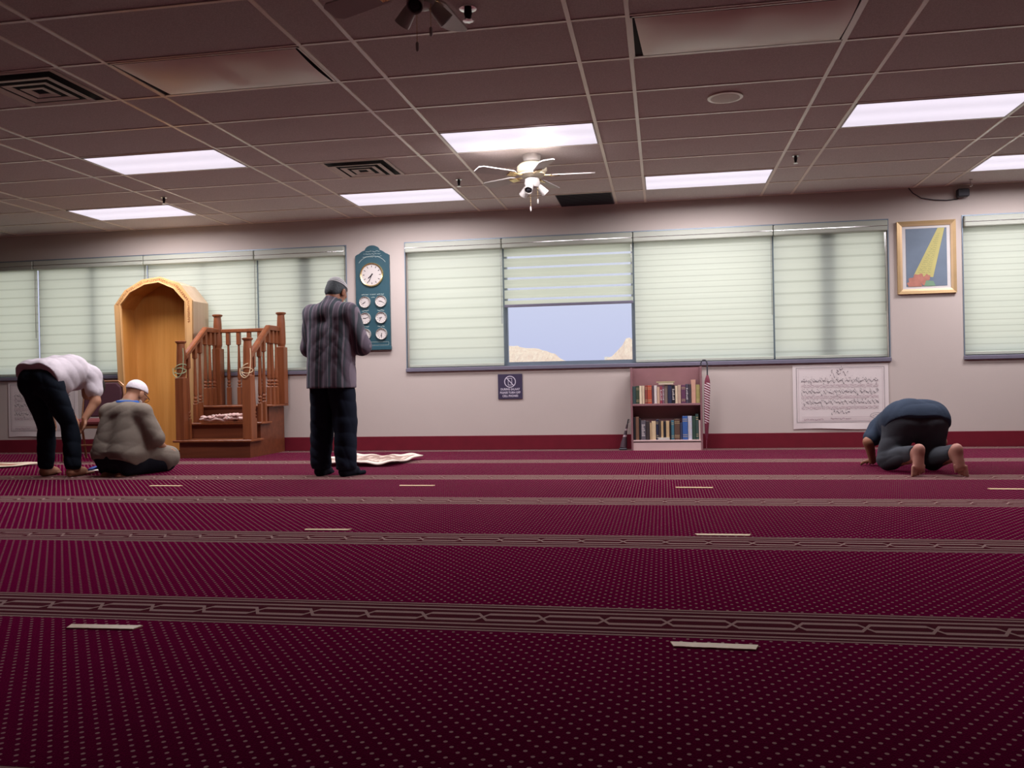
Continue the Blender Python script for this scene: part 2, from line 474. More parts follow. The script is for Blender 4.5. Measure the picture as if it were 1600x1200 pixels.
light_fixture(-3.155, 8.277, 'lit fluorescent panel between the square vent and the clock board')
light_fixture(-6.177, 8.277, 'lit fluorescent panel at far left, nearest the left window blinds')
light_fixture(-.133, 8.277, 'lit fluorescent panel right of the dark ceiling rectangle')
light_fixture(2.889, 8.277, 'lit fluorescent panel cut by the right edge above the framed picture')
light_fixture(-3.155, 4.617, 'unlit sagging panel at upper left beside the near vent', False, .022)
light_fixture(-.133, 4.617, 'unlit sagging panel at top right with dark marks on its cover', False, .03)

def vent(x0, y0, s, label):
    o = thing('ceiling_vent', (x0 + s / 2, y0 + s / 2, ZC), label, 'air vent')
    MB().box(x0 + .02, x0 + s - .02, y0 + .02, y0 + s - .02, ZC - .003, ZC - .001).build('backing', M['dark'], o)
    fr = MB()
    def ring(i0, i1, z0, z1, mb):
        a = [(x0 + i0, y0 + i0), (x0 + s - i0, y0 + i0), (x0 + s - i0, y0 + s - i0), (x0 + i0, y0 + s - i0)]
        b_ = [(x0 + i1, y0 + i1), (x0 + s - i1, y0 + i1), (x0 + s - i1, y0 + s - i1), (x0 + i1, y0 + s - i1)]
        vs = [(p[0], p[1], z0) for p in a] + [(p[0], p[1], z1) for p in b_]
        vs += [(p[0], p[1], z0 + .003) for p in a] + [(p[0], p[1], z1 + .003) for p in b_]
        fs = []
        for i in range(4):
            j = (i + 1) % 4
            fs += [(i, j, 4 + j, 4 + i), (8 + i, 12 + i, 12 + j, 8 + j), (i, 8 + i, 8 + j, j), (4 + i, 4 + j, 12 + j, 12 + i)]
        mb.add(vs, fs)
    ring(0, .028, ZC - .008, ZC - .008, fr); fr.build('frame', M['louver'], o)
    for k in range(3):
        r = MB(); i1 = .085 + k * .075
        ring(i1 - .022, i1 + .020, ZC - .030, ZC - .024, r)
        r.build('louver', M['louver'], o)
    i1 = .085 + 3 * .075 - .015
    MB().box(x0 + i1, x0 + s - i1, y0 + i1, y0 + s - i1, ZC - .026, ZC - .02).build('centre_plate', M['louver'], o)
    return o
vent(-4.12, 4.615, .59, 'square nested-louvre air vent at the upper left corner of the photo')
vent(-2.86, 7.062, .59, 'square nested-louvre air vent in the middle of the ceiling, left of the fan')
dk = thing('return_air_grille', (-.77, 9.18, ZC), 'dark flat rectangle in the ceiling grid near the wall, right of the fan', 'air grille')
MB().box(-1.05, -.475, 8.895, 9.475, ZC - .009, ZC - .001).build('dark_panel', M['slate'], dk)
q = MB()
for k in range(14): q.box(-1.04, -.485, 8.92 + k * .04, 8.93 + k * .04, ZC - .014, ZC - .009)
q.build('slat', M['slate'], dk)

spk = thing('ceiling_speaker', (.457, 6.09, ZC), 'round flush speaker in a ceiling tile between the lit panels', 'speaker')
MB().lathe([(.118, -.001), (.118, -.010), (.098, -.012), (.098, -.001)], (.457, 6.09, ZC), 40).build('rim', M['tbar'], spk, True)
MB().lathe([(.099, -.002), (.097, -.012), (.03, -.016)], (.457, 6.09, ZC), 40).build('speaker_grille', M['louver'], spk, True)

def sprinkler(x, y, label, sc=1.0):
    o = thing('sprinkler_head', (x, y, ZC), label, 'sprinkler')
    MB().lathe([(.034 * sc, -.001), (.033 * sc, -.008), (.018 * sc, -.011)], (x, y, ZC), 20).build('escutcheon', M['chrome'], o, True)
    MB().lathe([(.014 * sc, -.006), (.016 * sc, -.03), (.011 * sc, -.052), (.007 * sc, -.060)], (x, y, ZC), 14).build('body', M['black'], o, True)
    d = MB().lathe([(.019 * sc, -.066), (.020 * sc, -.069), (.004 * sc, -.070)], (x, y, ZC), 14)
    for k in range(8):
        a = k * PI / 4; d.box(-.002, .002, .018 * sc, .025 * sc, -.069, -.067, T=Matrix.Translation((x, y, ZC)) @ Matrix.Rotation(a, 4, 'Z'))
    for sgn in (-1, 1): d.tube([(x + sgn * .012 * sc, y, ZC - .045), (x + sgn * .014 * sc, y, ZC - .058), (x, y, ZC - .068)], .002, 6)
    d.build('deflector', M['chrome'], o)
sprinkler(-.94, 4.341, 'sprinkler head at the top edge beside the near fan blade', 1.35)
sprinkler(1.172, 7.853, 'sprinkler head between the two right lit panels', .9)
sprinkler(-1.845, 7.97, 'sprinkler head just above the middle lit panel near the window', .9)
sprinkler(-4.862, 7.97, 'sprinkler head between the two left lit panels', .9)

def fan(loc, rot, label):
    o = thing('ceiling_fan', loc, label, 'ceiling fan')
    cx_, cy_, cz = loc
    MB().lathe([(.075, 0), (.078, -.02), (.07, -.055), (.045, -.07)], loc, 28).build('canopy', M['white'], o, True)
    MB().lathe([(.045, -.06), (.10, -.075), (.125, -.10), (.128, -.135), (.115, -.155), (.11, -.16), (.112, -.172), (.085, -.19), (.05, -.195)], loc, 32).build('motor_housing', M['cream'], o, True)
    MB().lathe([(.05, -.19), (.062, -.21), (.066, -.245), (.055, -.275), (.03, -.285)], loc, 24).build('switch_housing', M['white'], o, True)
    for k in range(5):
        a = R(rot) + k * 2 * PI / 5
        T = Matrix.Translation(loc) @ Matrix.Rotation(a, 4, 'Z')
        T2 = T @ Matrix.Translation((0, 0, -.175)) @ Matrix.Rotation(R(11), 4, 'X')
        out = []
        for t in np.linspace(0, 1, 12):
            wd = .048 + .018 * t
            if t > .9: wd *= math.sqrt(max(0.1, 1 - ((t - .9) / .13) ** 2))
            if t < .08: wd *= .6 + 5 * t
            out.append((.17 + .36 * t, wd))
        poly = [(x_, w_) for x_, w_ in out] + [(x_, -w_) for x_, w_ in reversed(out)]
        n_ = len(poly)
        vs = [T2 @ Vector((p[0], p[1], .004)) for p in poly] + [T2 @ Vector((p[0], p[1], -.004)) for p in poly]
        fs = [tuple(range(n_)), tuple(range(2 * n_ - 1, n_ - 1, -1))] + [(i, n_ + i, n_ + (i + 1) % n_, (i + 1) % n_) for i in range(n_)]
        bl = MB().add(vs, fs).build('blade', M['white'], o)
        ir = MB().box(.09, .16, -.014, .014, -.180, -.172, .002, T=T)
        ir.box(.15, .235, -.03, .03, .000 - .012, -.006, .002, T=T2)
        ir.build('blade_iron', M['brass'], o)
    for k in range(3):
        a = R(rot + 262 - 4 + k * 120)
        d = Vector((math.cos(a), math.sin(a), -.95)).normalized()
        s_ = Vector(loc) + Vector((math.cos(a) * .045, math.sin(a) * .045, -.255))
        Tq = d.to_track_quat('Z', 'Y').to_matrix().to_4x4()
        l = MB().lathe([(.012, 0), (.026, .015), (.03, .04), (.036, .10), (.032, .10), (.024, .05)], tuple(s_), 18, T=Tq)
        ll = l.build('lamp_shade', M['white'], o, True)
        MB().lathe([(.022, .03), (.028, .07), (.02, .094), (.006, .099)], tuple(s_), 14, T=Tq).build('bulb', M['slate'], ll, True)
    for sx, L in ((-.012, .16), (.05, .10)):
        p0 = (cx_ + sx, cy_ - .03, cz - .28)
        c = MB().tube([p0, (p0[0], p0[1], p0[2] - L)], .0015, 5)
        cc = c.build('pull_chain', M['brass'], o)
        MB().lathe([(.003, 0), (.007, -.006), (.007, -.035), (.002, -.042)], (p0[0], p0[1], p0[2] - L), 10).build('chain_knob', M['white'], cc, True)
    return o
fan((-1.05, 7.27, ZC), 4, 'white ceiling fan with three small lamps above the window bank')
fan((-1.0, 3.66, ZC), 14, 'ceiling fan at the top edge, only lamp heads and a blade in view')

# camera-like speaker box with its cable on the upper wall
sb = thing('wall_speaker', (3.02, 9.46, 2.57), 'small black box speaker under the ceiling, right of the framed picture', 'speaker')
MB().box(2.965, 3.075, 9.40, 9.475, 2.525, 2.605, .008).build('cabinet', M['black'], sb)
MB().box(2.972, 3.068, 9.397, 9.401, 2.532, 2.598).build('speaker_grille', M['slate'], sb)
MB().box(3.0, 3.04, 9.47, 9.5, 2.55, 2.59).build('bracket', M['black'], sb)
pts = [(2.52, 9.485, 2.655), (2.56, 9.485, 2.60), (2.64, 9.485, 2.545), (2.76, 9.485, 2.52), (2.88, 9.485, 2.508), (2.985, 9.485, 2.515), (3.0, 9.47, 2.535)]
tag(MB().tube(pts, .005, 6).build('speaker_cable', M['slate']), 'thin dark cable drooping from the ceiling to the small black speaker', 'cable')
hk = thing('ceiling_hook', (3.034, 9.24, ZC), 'small white wire hook on the ceiling above the black box speaker', 'hook')
MB().lathe([(.018, -.006), (.015, -.012), (.004, -.015)], (3.034, 9.24, ZC), 12).build('plate', M['white'], hk, True)
MB().tube([(3.034, 9.24, ZC - .01), (3.034, 9.24, ZC - .04), (3.048, 9.24, ZC - .055), (3.040, 9.24, ZC - .075), (3.024, 9.24, ZC - .07)], .003, 6).build('wire', M['white'], hk)

# ------------------------------------------------------------------ wall pieces
def squiggle(mb, x0, x1, z, h, y, rnd, th=.0035, dots_=True):
    """one run of joined script strokes, drawn right to left with loops, tails and points"""
    x = x1
    while x > x0:
        L = min(rnd.uniform(.03, .085), x - x0)
        if L < .012: break
        n_ = max(3, int(L / .006)); pts_ = []
        ph = rnd.uniform(0, 6); tail = rnd.random() < .5
        for i in range(n_ + 1):
            t = i / n_
            zz = z + h * (.55 * abs(math.sin(ph + t * L * 75)) ** 1.5 - .12 + .18 * math.sin(ph * 3 + t * 9))
            if tail and t > .6: zz -= h * .55 * math.sin((t - .6) * 2.5 * PI)
            pts_.append((x - L * t, zz))
        if rnd.random() < .55: pts_ = [(pts_[0][0] + .003, z + h * 1.05)] + pts_
        vs = []; fs = []
        for i, p in enumerate(pts_):
            tt = th * (1.15 if i % 3 else .75)
            vs += [(p[0], y, p[1] + tt / 2), (p[0] - th * .25, y, p[1] - tt / 2)]
        for i in range(len(pts_) - 1): fs.append((2 * i, 2 * i + 1, 2 * i + 3, 2 * i + 2))
        mb.add(vs, fs)
        if dots_:
            for k in range(rnd.randint(0, 3)):
                px_, pz_ = x - rnd.uniform(0, L), z + rnd.choice([h * .75, -h * .45, h * .95])
                mb.add([(px_, y, pz_ + th * .7), (px_ - th * .7, y, pz_), (px_, y, pz_ - th * .7), (px_ + th * .7, y, pz_)], [(0, 1, 2, 3)])
        x -= L + rnd.uniform(.004, .012)
def hline(mb, x0, x1, z, y, th): mb.add([(x0, y, z), (x1, y, z), (x1, y, z + th), (x0, y, z + th)], [(0, 1, 2, 3)])
def rect_outline(mb, x0, x1, z0, z1, y, th):
    hline(mb, x0, x1, z0, y, th); hline(mb, x0, x1, z1 - th, y, th)
    mb.add([(x0, y, z0), (x0 + th, y, z0), (x0 + th, y, z1), (x0, y, z1)], [(0, 1, 2, 3)])
    mb.add([(x1 - th, y, z0), (x1, y, z0), (x1, y, z1), (x1 - th, y, z1)], [(0, 1, 2, 3)])
def poster(x0, label, seed):
    x1 = x0 + .948; z0, z1 = .195, .865; y = 9.490
    o = thing('calligraphy_poster', ((x0 + x1) / 2, 9.5, z0), label, 'poster')
    vs = []; fs = []; nx = 20
    for i in range(nx + 1):
        a = i / nx
        for zz, bow in ((z0, .010 * math.sin(PI * a) ** 2), (z0 + .06, .002), (z1, 0)):
            vs.append((x0 + a * (x1 - x0), 9.492 - bow, zz + (0.006 * math.sin(PI * a * 2) if zz == z0 else 0)))
    for i in range(nx):
        for j in range(2): fs.append((3 * i + j, 3 * i + 3 + j, 3 * i + 4 + j, 3 * i + 1 + j))
    sh = MB().add(vs, fs).build('sheet', M['paper'], o)
    sm = sh.modifiers.new('t', 'SOLIDIFY'); sm.thickness = .003; sm.offset = 1
    ink = MB(); pale = MB(); yi = 9.4865; rnd = random.Random(seed)
    rect_outline(ink, x0 + .035, x1 - .04, z0 + .07, z1 - .03, yi, .003)
    rect_outline(pale, x0 + .055, x1 - .06, z0 + .085, z1 - .045, yi, .0015)
    cx_ = (x0 + x1) / 2
    squiggle(ink, cx_ - .10, cx_ + .08, z0 + .565, .05, yi, rnd, .006)
    squiggle(ink, cx_ - .03, cx_ + .03, z0 + .61, .05, yi, rnd, .006)
    for zr in (.49, .375, .265):
        squiggle(ink, x0 + .085, x1 - .10, z0 + zr, .042, yi, rnd, .0055)
        squiggle(ink, x0 + .085, x1 - .10, z0 + zr + .012, .050, yi, rnd, .0028)
        for q_ in (-.055, -.040):
            squiggle(pale, x0 + .085, x1 - .10, z0 + zr + q_, .012, yi, rnd, .0035, False)
        hline(pale, x0 + .085, x1 - .10, z0 + zr - .028, yi, .0015)
    squiggle(ink, cx_ - .11, cx_ + .09, z0 + .165, .04, yi, rnd, .006)
    for k, L in enumerate((.8, .8, .8)): hline(pale, x0 + .085, x0 + .085 + L * .95, z0 + .125 - k * .018, yi, .0016)
    squiggle(pale, cx_ - .1, cx_ + .1, z0 + .105, .014, yi, rnd, .005, False)
    squiggle(pale, x0 + .09, x0 + .3, z0 + .10, .012, yi, rnd, .004, False)
    # oval stamp at lower right
    vs = []; fs = []; ex, ez = x1 - .115, z0 + .135
    for i in range(41):
        a = 2 * PI * i / 40; vs += [(ex + .070 * math.cos(a), yi, ez + .030 * math.sin(a)), (ex + .067 * math.cos(a), yi, ez + .0275 * math.sin(a))]
    for i in range(40): fs.append((2 * i, 2 * i + 1, 2 * i + 3, 2 * i + 2))
    ink.add(vs, fs); squiggle(ink, ex - .045, ex + .045, ez + .005, .012, yi, rnd, .0025, False)
    ink.build('calligraphy', M['ink'], o); pale.build('translation_text', M['inkpale'], o)
poster(1.345, 'large white calligraphy poster under the right window, beside the prostrating man', 5)
poster(-7.93, 'white calligraphy poster low on the wall behind the bending man', 9)

# no-phones sign
sg = thing('phone_sign', (-1.662, 9.5, .56), 'dark violet square sign asking to turn off cell phones, under the open window', 'sign')
MB().box(-1.799, -1.525, 9.488, 9.498, .56, .837, .002).build('sign_board', mat('sign_violet', (.055, .045, .085), .4), sg)
wm = mat('sign_white', (.62, .58, .68), .5)
s = MB(); cx_, cz_ = -1.662, .752
def ringm(mb, cx_, cz_, r0, r1, y, n_=40):
    vs = []; fs = []
    for i in range(n_ + 1):
        a = 2 * PI * i / n_
        vs += [(cx_ + r1 * math.cos(a), y, cz_ + r1 * math.sin(a)), (cx_ + r0 * math.cos(a), y, cz_ + r0 * math.sin(a)), (cx_ + r0 * math.cos(a), y + .002, cz_ + r0 * math.sin(a)), (cx_ + r1 * math.cos(a), y + .002, cz_ + r1 * math.sin(a))]
    for i in range(n_):
        for j in range(4): fs.append((4 * i + j, 4 * i + (j + 1) % 4, 4 * i + 4 + (j + 1) % 4, 4 * i + 4 + j))
    mb.add(vs, fs)
ringm(s, cx_, cz_, .056, .065, 9.4865)
T = Matrix.Translation((cx_, 9.487, cz_)) @ Matrix.Rotation(R(47), 4, 'Y')
s.box(-.058, .058, -.0005, .001, -.0045, .0045, T=T)
T = Matrix.Translation((cx_, 9.4868, cz_))
for a in ((-.023, -.018, -.04, .04), (.018, .023, -.04, .04), (-.023, .023, -.04, -.034), (-.023, .023, .034, .04)):
    s.box(a[0], a[1], 0, .0015, a[2], a[3], T=T)
s.build('no_phone_symbol', wm, sg)
for k, (tx, sz) in enumerate((('DURING SALAAT', .032), ('PLEASE TURN OFF', .032), ('CELL PHONES', .032))):
    text_mb(tx, sz, wm, 'lettering', sg, (cx_, 9.4868, .668 - k * .037), bold=.0008, sx=.88)

# gold-framed picture
pf = thing('framed_picture', (2.677, 9.5, 1.565), 'gold-framed picture with a yellow beam on blue, right of the windows', 'picture')
x0, x1, z0, z1 = 2.397, 2.96, 1.568, 2.31
gold = mat('gilt_frame', (.52, .36, .18), .35, metal=.35, var=.15)
def frame_ring(i0, i1, yf, yb, name, m_, parent):
    mb = MB(); a = [(x0 + i0, z0 + i0), (x1 - i0, z0 + i0), (x1 - i0, z1 - i0), (x0 + i0, z1 - i0)]
    b_ = [(x0 + i1, z0 + i1), (x1 - i1, z0 + i1), (x1 - i1, z1 - i1), (x0 + i1, z1 - i1)]
    vs = [(p[0], yb, p[1]) for p in a] + [(p[0], yf, p[1]) for p in a] + [(p[0], yf + .006, p[1]) for p in b_] + [(p[0], yb, p[1]) for p in b_]
    fs = []
    for k in range(3):
        for i in range(4): fs.append((4 * k + i, 4 * k + (i + 1) % 4, 4 * k + 4 + (i + 1) % 4, 4 * k + 4 + i))
    for i in range(4): fs.append((12 + i, 12 + (i + 1) % 4, (i + 1) % 4, i))
    mb.add(vs, fs); return mb.build(name, m_, parent)
frame_ring(0, .030, 9.468, 9.5, 'outer_frame', gold, pf)
frame_ring(.030, .050, 9.474, 9.5, 'inner_frame', mat('gilt_inner', (.60, .42, .24), .4, metal=.3), pf)
MB().box(x0 + .04, x1 - .04, 9.486, 9.498, z0 + .04, z1 - .04).build('picture_mat', mat('mat_board', (.66, .64, .62), .7), pf)
ax0, ax1, az0, az1 = x0 + .085, x1 - .085, z0 + .075, z1 - .075
art = MB().box(ax0, ax1, 9.484, 9.487, az0, az1)
art.build('print', mat('slate_blue_print', (.16, .21, .27), .55, var=.25, scale=5), pf)
y = 9.483
beam = MB().add([(ax0 + .07, y, az0 + .11), (ax1 - .135, y, az0 + .09), (ax1 - .02, y, az1 - .002), (ax1 - .085, y, az1 - .002)], [(0, 1, 2, 3)])
beam.build('beam', mat('beam_yellow', (.52, .48, .18), .6, var=.1), pf)
t = MB(); rnd = random.Random(3)
for k in range(20):
    f_ = k / 20; xa = ax0 + .10 + f_ * (ax1 - ax0 - .19); xb = ax1 - .155 + f_ * .10
    if xb - xa > .02: squiggle(t, xa + .012, xb - .005, az0 + .14 + f_ * (az1 - az0 - .18), .010, 9.4825, rnd, .0035, False)
t.build('beam_text', mat('beam_ink', (.28, .30, .14), .7), pf)
fl = MB()
for k, (px_, pz_, rr) in enumerate(((.07, .05, .05), (.12, .075, .055), (.17, .06, .045), (.10, .03, .05), (.20, .09, .03), (.05, .02, .04))):
    vs = [(ax0 + px_, 9.4822 - k * .0002, az0 + pz_)]; n_ = 24
    for i in range(n_):
        a = 2 * PI * i / n_; r_ = rr * (1 + .18 * math.cos(5 * a + k))
        vs.append((max(ax0, ax0 + px_ + r_ * math.cos(a)), 9.4822 - k * .0002, max(az0, az0 + pz_ + r_ * math.sin(a))))
    fl.add(vs, [(0, 1 + i, 1 + (i + 1) % n_) for i in range(n_)])
fl.build('flower', mat('coral_flower', (.46, .20, .15), .6, var=.3, scale=20), pf)
MB().add([(ax0 + .17, 9.4812, az0 + .002), (ax0 + .28, 9.4812, az0 + .002), (ax0 + .26, 9.4812, az0 + .05), (ax0 + .19, 9.4812, az0 + .06)], [(0, 1, 2, 3)]).build('leaf', mat('leaf_green', (.20, .34, .22), .6), pf)

# prayer-time clock board
cb = thing('prayer_clock_board', (-3.225, 9.5, 1.15), 'dark teal board of seven prayer-time clocks with an arched top', 'clock board')
X0, X1, zb, zt = -3.42, -3.02, 1.15, 2.215
cxm = (X0 + X1) / 2
top = []
for i in range(33):
    t_ = i / 32; xx = X1 - (X1 - X0) * t_; d_ = abs(xx - cxm) / ((X1 - X0) / 2)
    if d_ < .42: zz = 2.275 + .055 * math.sqrt(1 - (d_ / .42) ** 2)
    elif d_ < .80: zz = 2.235 + .04 * math.cos((d_ - .42) / .38 * PI / 2) 
    else: zz = zt + .02 * math.cos((d_ - .8) / .2 * PI / 2)
    top.append((xx, zz))
poly = [(X0, zb + .03), (X1, zb + .03)] + top
teal = mat('dark_teal_board', (.030, .085, .11), .35, var=.2)
MB().prism(poly, 9.47, 9.498).build('board', teal, cb)
MB().box(X0 - .008, X1 + .008, 9.455, 9.498, zb - .01, zb + .035, .006).build('base_moulding', teal, cb)
goldl = mat('gold_lettering', (.42, .50, .46), .5)
ln = MB(); y = 9.4685
rect_outline(ln, X0 + .02, X1 - .02, zb + .045, zb + .085, y, .003)
for k in range(3): squiggle(ln, cxm - .11 + k * .01, cxm + .11 - k * .01, 2.20 + k * .03, .012, y, random.Random(k), .004, False)
def arcline(mb, r_, zc, a0, a1):
    vs = []; fs = []
    for i in range(25):
        a = R(a0 + (a1 - a0) * i / 24)
        for rr in (r_, r_ + .005): vs.append((cxm + rr * math.cos(a), y, zc + rr * math.sin(a) * .75))
    for i in range(24): fs.append((2 * i, 2 * i + 1, 2 * i + 3, 2 * i + 2))
    mb.add(vs, fs)
arcline(ln, .17, 2.08, 25, 155)
for r_ in range(3):
    for sx in (-1, 1): squiggle(ln, cxm + sx * .092 - .04, cxm + sx * .092 + .04, 1.772 - r_ * .182, .008, y, random.Random(r_ + sx), .006, False)
squiggle(ln, cxm - .035, cxm + .035, 1.772, .008, y, random.Random(7), .005, False)
squiggle(ln, cxm - .025, cxm + .025, 1.74, .008, y, random.Random(8), .005, False)
ln.build('gold_text', goldl, cb)
facem = mat('clock_face', (.62, .58, .55), .5, var=.03)
handm = mat('clock_hand', (.04, .03, .04), .5)
def clock(cx_, cz_, r_, hh, mm, rimm):
    d = MB().lathe([(r_ * .9, 0), (r_ * .9, -.008)], (cx_, 9.47, cz_), 36, 'y').build('clock_face', facem, cb)
    rim = MB(); prof = [(r_ * .88, -.002), (r_ * .88, -.018), (r_ * .96, -.024), (r_, -.016), (r_, 0), (r_ * .88, -.002)]
    vs = []; fs = []; n_ = 40
    for rr, h in prof:
        for i in range(n_):
            a = 2 * PI * i / n_; vs.append((cx_ + rr * math.cos(a), 9.47 + h, cz_ + rr * math.sin(a)))
    for k in range(len(prof) - 1):
        for i in range(n_): fs.append((k * n_ + i, k * n_ + (i + 1) % n_, (k + 1) * n_ + (i + 1) % n_, (k + 1) * n_ + i))
    rim.add(vs, fs).build('clock_rim', rimm, d, True)
    tk = MB()
    for k in range(12):
        T = Matrix.Translation((cx_, 9.4612, cz_)) @ Matrix.Rotation(k * PI / 6, 4, 'Y')
        tk.box(-r_ * .025, r_ * .025, 0, .0006, r_ * .62, r_ * .78, T=T)
    tk.build('hour_marks', handm, d)
    for a, L, wd in ((mm / 60 * 2 * PI, .62, .03), ((hh + mm / 60) / 12 * 2 * PI, .42, .045)):
        T = Matrix.Translation((cx_, 9.460, cz_)) @ Matrix.Rotation(a, 4, 'Y')
        MB().box(-r_ * wd, r_ * wd, -.0006, .0006, -r_ * .12, r_ * L, T=T).build('hand', handm, d)
clock(cxm - .005, 1.995, .137, 7, 34, M['brass'])
rimg = mat('pale_brass_rim', (.62, .60, .55), .3, metal=.5)
for r_, (ha, hb_) in enumerate((((7, 40), (9, 20)), ((9, 12), (8, 35)), ((10, 25), (6, 30)))):
    clock(cxm - .092, 1.688 - r_ * .184, .066, ha[0], ha[1], rimg)
    clock(cxm + .098, 1.692 - r_ * .184, .066, hb_[0], hb_[1], rimg)

# ------------------------------------------------------------------ mihrab (prayer niche)
mh = thing('prayer_niche', (-5.70, 9.25, 0), 'tall honey-coloured wooden prayer niche with an arched polygonal top', 'prayer niche')
yf, yb_ = 9.08, 9.455
def hx(px_, pz_): return (px_, pz_)
# front profile: outer edge from lower left, round the top, to lower right
outer = [(-6.13, 0), (-6.19, 1.715), (-6.055, 1.885), (-5.835, 2.00), (-5.61, 2.025), (-5.385, 1.945), (-5.222, 1.745), (-5.235, 0)]
inner = [(-6.06, 0), (-6.115, 1.72), (-5.99, 1.86), (-5.80, 1.945), (-5.625, 1.965), (-5.44, 1.885), (-5.305, 1.735), (-5.315, 0)]
def band(mb, A, B, y0, y1):
    n_ = len(A)
    vs = [(p[0], y0, p[1]) for p in A] + [(p[0], y0, p[1]) for p in B] + [(p[0], y1, p[1]) for p in A] + [(p[0], y1, p[1]) for p in B]
    fs = []
    for i in range(n_ - 1):
        fs += [(i, i + 1, n_ + i + 1, n_ + i), (2 * n_ + i, 3 * n_ + i, 3 * n_ + i + 1, 2 * n_ + i + 1), (i, 2 * n_ + i, 2 * n_ + i + 1, i + 1), (n_ + i, n_ + i + 1, 3 * n_ + i + 1, 3 * n_ + i)]
    fs += [(0, n_, 3 * n_, 2 * n_), (n_ - 1, 3 * n_ - 1, 4 * n_ - 1, 2 * n_ - 1)]
    mb.add(vs, fs)
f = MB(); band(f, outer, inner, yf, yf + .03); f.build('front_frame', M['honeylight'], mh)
shr = lambda P, c, k: [((p[0] - c[0]) * k + c[0], (p[1] - c[1]) * k + c[1] if p[1] > 0 else 0) for p in P]
sh_o = shr(outer, (-5.71, 1.2), .985); sh_i = shr(outer, (-5.71, 1.2), .955)
f = MB(); band(f, sh_o, sh_i, yf + .03, yb_); f.build('shell', M['plywood'], mh)
sh_j = shr(outer, (-5.71, 1.2), .945)
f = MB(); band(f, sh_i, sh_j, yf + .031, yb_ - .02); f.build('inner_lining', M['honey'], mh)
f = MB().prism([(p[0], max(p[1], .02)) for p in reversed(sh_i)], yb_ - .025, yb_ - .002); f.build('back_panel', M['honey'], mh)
# bead along inner edge and script along the arch
bd = MB().tube([(p[0], yf - .002, p[1]) for p in inner], .006, 6); bd.build('edge_bead', M['honeylight'], mh)
cal = MB(); rnd = random.Random(11); yc = yf - .0015
mid = [((a[0] + b_[0]) / 2, (a[1] + b_[1]) / 2) for a, b_ in zip(outer, inner)]
path = mid[1:7] + [(mid[6][0] - .001, 1.50)]
for i in range(len(path) - 1):
    p, q_ = Vector((path[i][0], path[i][1])), Vector((path[i + 1][0], path[i + 1][1]))
    L = (q_ - p).length; d_ = (q_ - p) / L; nn_ = Vector((-d_.y, d_.x)); s_ = .0
    while s_ < L - .012:
        l_ = rnd.uniform(.012, .028); c_ = p + d_ * (s_ + l_ / 2)
        pts_ = []
        for k in range(7):
            t_ = k / 6; pts_.append(c_ + d_ * (t_ - .5) * l_ + nn_ * (.010 * math.sin(t_ * 6 + s_ * 90) + rnd.uniform(-.003, .003)))
        vs = []
        for pp in pts_: vs += [(pp.x + nn_.x * .0042, yc, pp.y + nn_.y * .0042), (pp.x - nn_.x * .0042, yc, pp.y - nn_.y * .0042)]
        cal.add(vs, [(2 * k, 2 * k + 1, 2 * k + 3, 2 * k + 2) for k in range(6)])
        if rnd.random() < .7:
            a0 = c_ - nn_ * .014; a1 = c_ + nn_ * .018
            cal.add([(a0.x, yc, a0.y), (a0.x + d_.x * .004, yc, a0.y + d_.y * .004), (a1.x + d_.x * .004, yc, a1.y + d_.y * .004), (a1.x, yc, a1.y)], [(0, 1, 2, 3)])
        s_ += l_ + .004
cal.build('carved_script', mat('burnt_script', (.30, .10, .03), .6), mh)

# ------------------------------------------------------------------ minbar (pulpit)
mb_ = thing('pulpit', (-4.72, 9.0, 0), 'reddish-brown stepped wooden pulpit with turned balusters and four posts', 'pulpit')
RX0, RX1 = -5.13, -4.315
stp = MB()
MB().box(RX0, RX1, 8.61, 8.86, 0, .170).build('step_block', M['redoakdark'], mb_)
MB().box(RX0, RX1, 8.86, 9.07, 0, .345).build('step_block', M['redoakdark'], mb_)
MB().box(RX0, RX1, 9.07, 9.46, 0, .527).build('platform_block', M['redoakdark'], mb_)
MB().box(RX0 - .055, RX1 + .04, 8.565, 8.858, .170, .194, .005).build('tread', M['redoak'], mb_)
MB().box(RX0 - .03, RX1 + .04, 8.815, 9.068, .345, .367, .005).build('tread', M['redoak'], mb_)
MB().box(RX0 - .03, RX1 + .06, 9.035, 9.46, .527, .549, .005).build('tread', M['redoak'], mb_)
def post(x, y, z0_, z1_, w=.05):
    p = MB().box(x - w, x + w, y - w, y + w, z0_, z1_ - .40, .004)
    p.lathe([(w * .98, z1_ - .405), (w * .80, z1_ - .39), (w * .98, z1_ - .36), (w * 1.0, z1_ - .30), (w * .92, z1_ - .12), (w * .80, z1_ - .035), (w * .86, z1_ - .03), (w * 1.12, z1_ - .02), (w * 1.18, z1_ - .006), (w * .9, z1_)], (x, y, 0), 24)
    p.build('newel_post', M['redoak'], mb_)
post(-5.105, 8.635, .194, 1.262); post(-4.335, 8.635, .194, 1.275)
post(-5.085, 9.395, .549, 1.60); post(-4.30, 9.395, .549, 1.60)
def baluster(x, y, z0_, z1_):
    w = .021; L = z1_ - z0_; b_ = MB().box(x - w, x + w, y - w, y + w, z0_, z0_ + .24 * L, .002)
    za, zc_ = z0_ + .24 * L, z1_ - .17 * L
    b_.box(x - w, x + w, y - w, y + w, zc_, z1_ + .01, .002)
    H = zc_ - za
    b_.lathe([(.020, za), (.013, za + .01), (.022, za + .02), (.022, za + .032), (.012, za + .042), (.021, za + .055), (.021, za + .067), (.013, za + .08), (.019, za + .10), (.020, za + .15), (.014, za + H * .75), (.012, zc_ - .012), (.020, zc_)], (x, y, 0), 14)
    b_.build('baluster', M['redoak'], mb_)
def railz(y): return 1.085 + (min(y, 9.10) - 8.66) / (9.10 - 8.66) * (1.395 - 1.085)
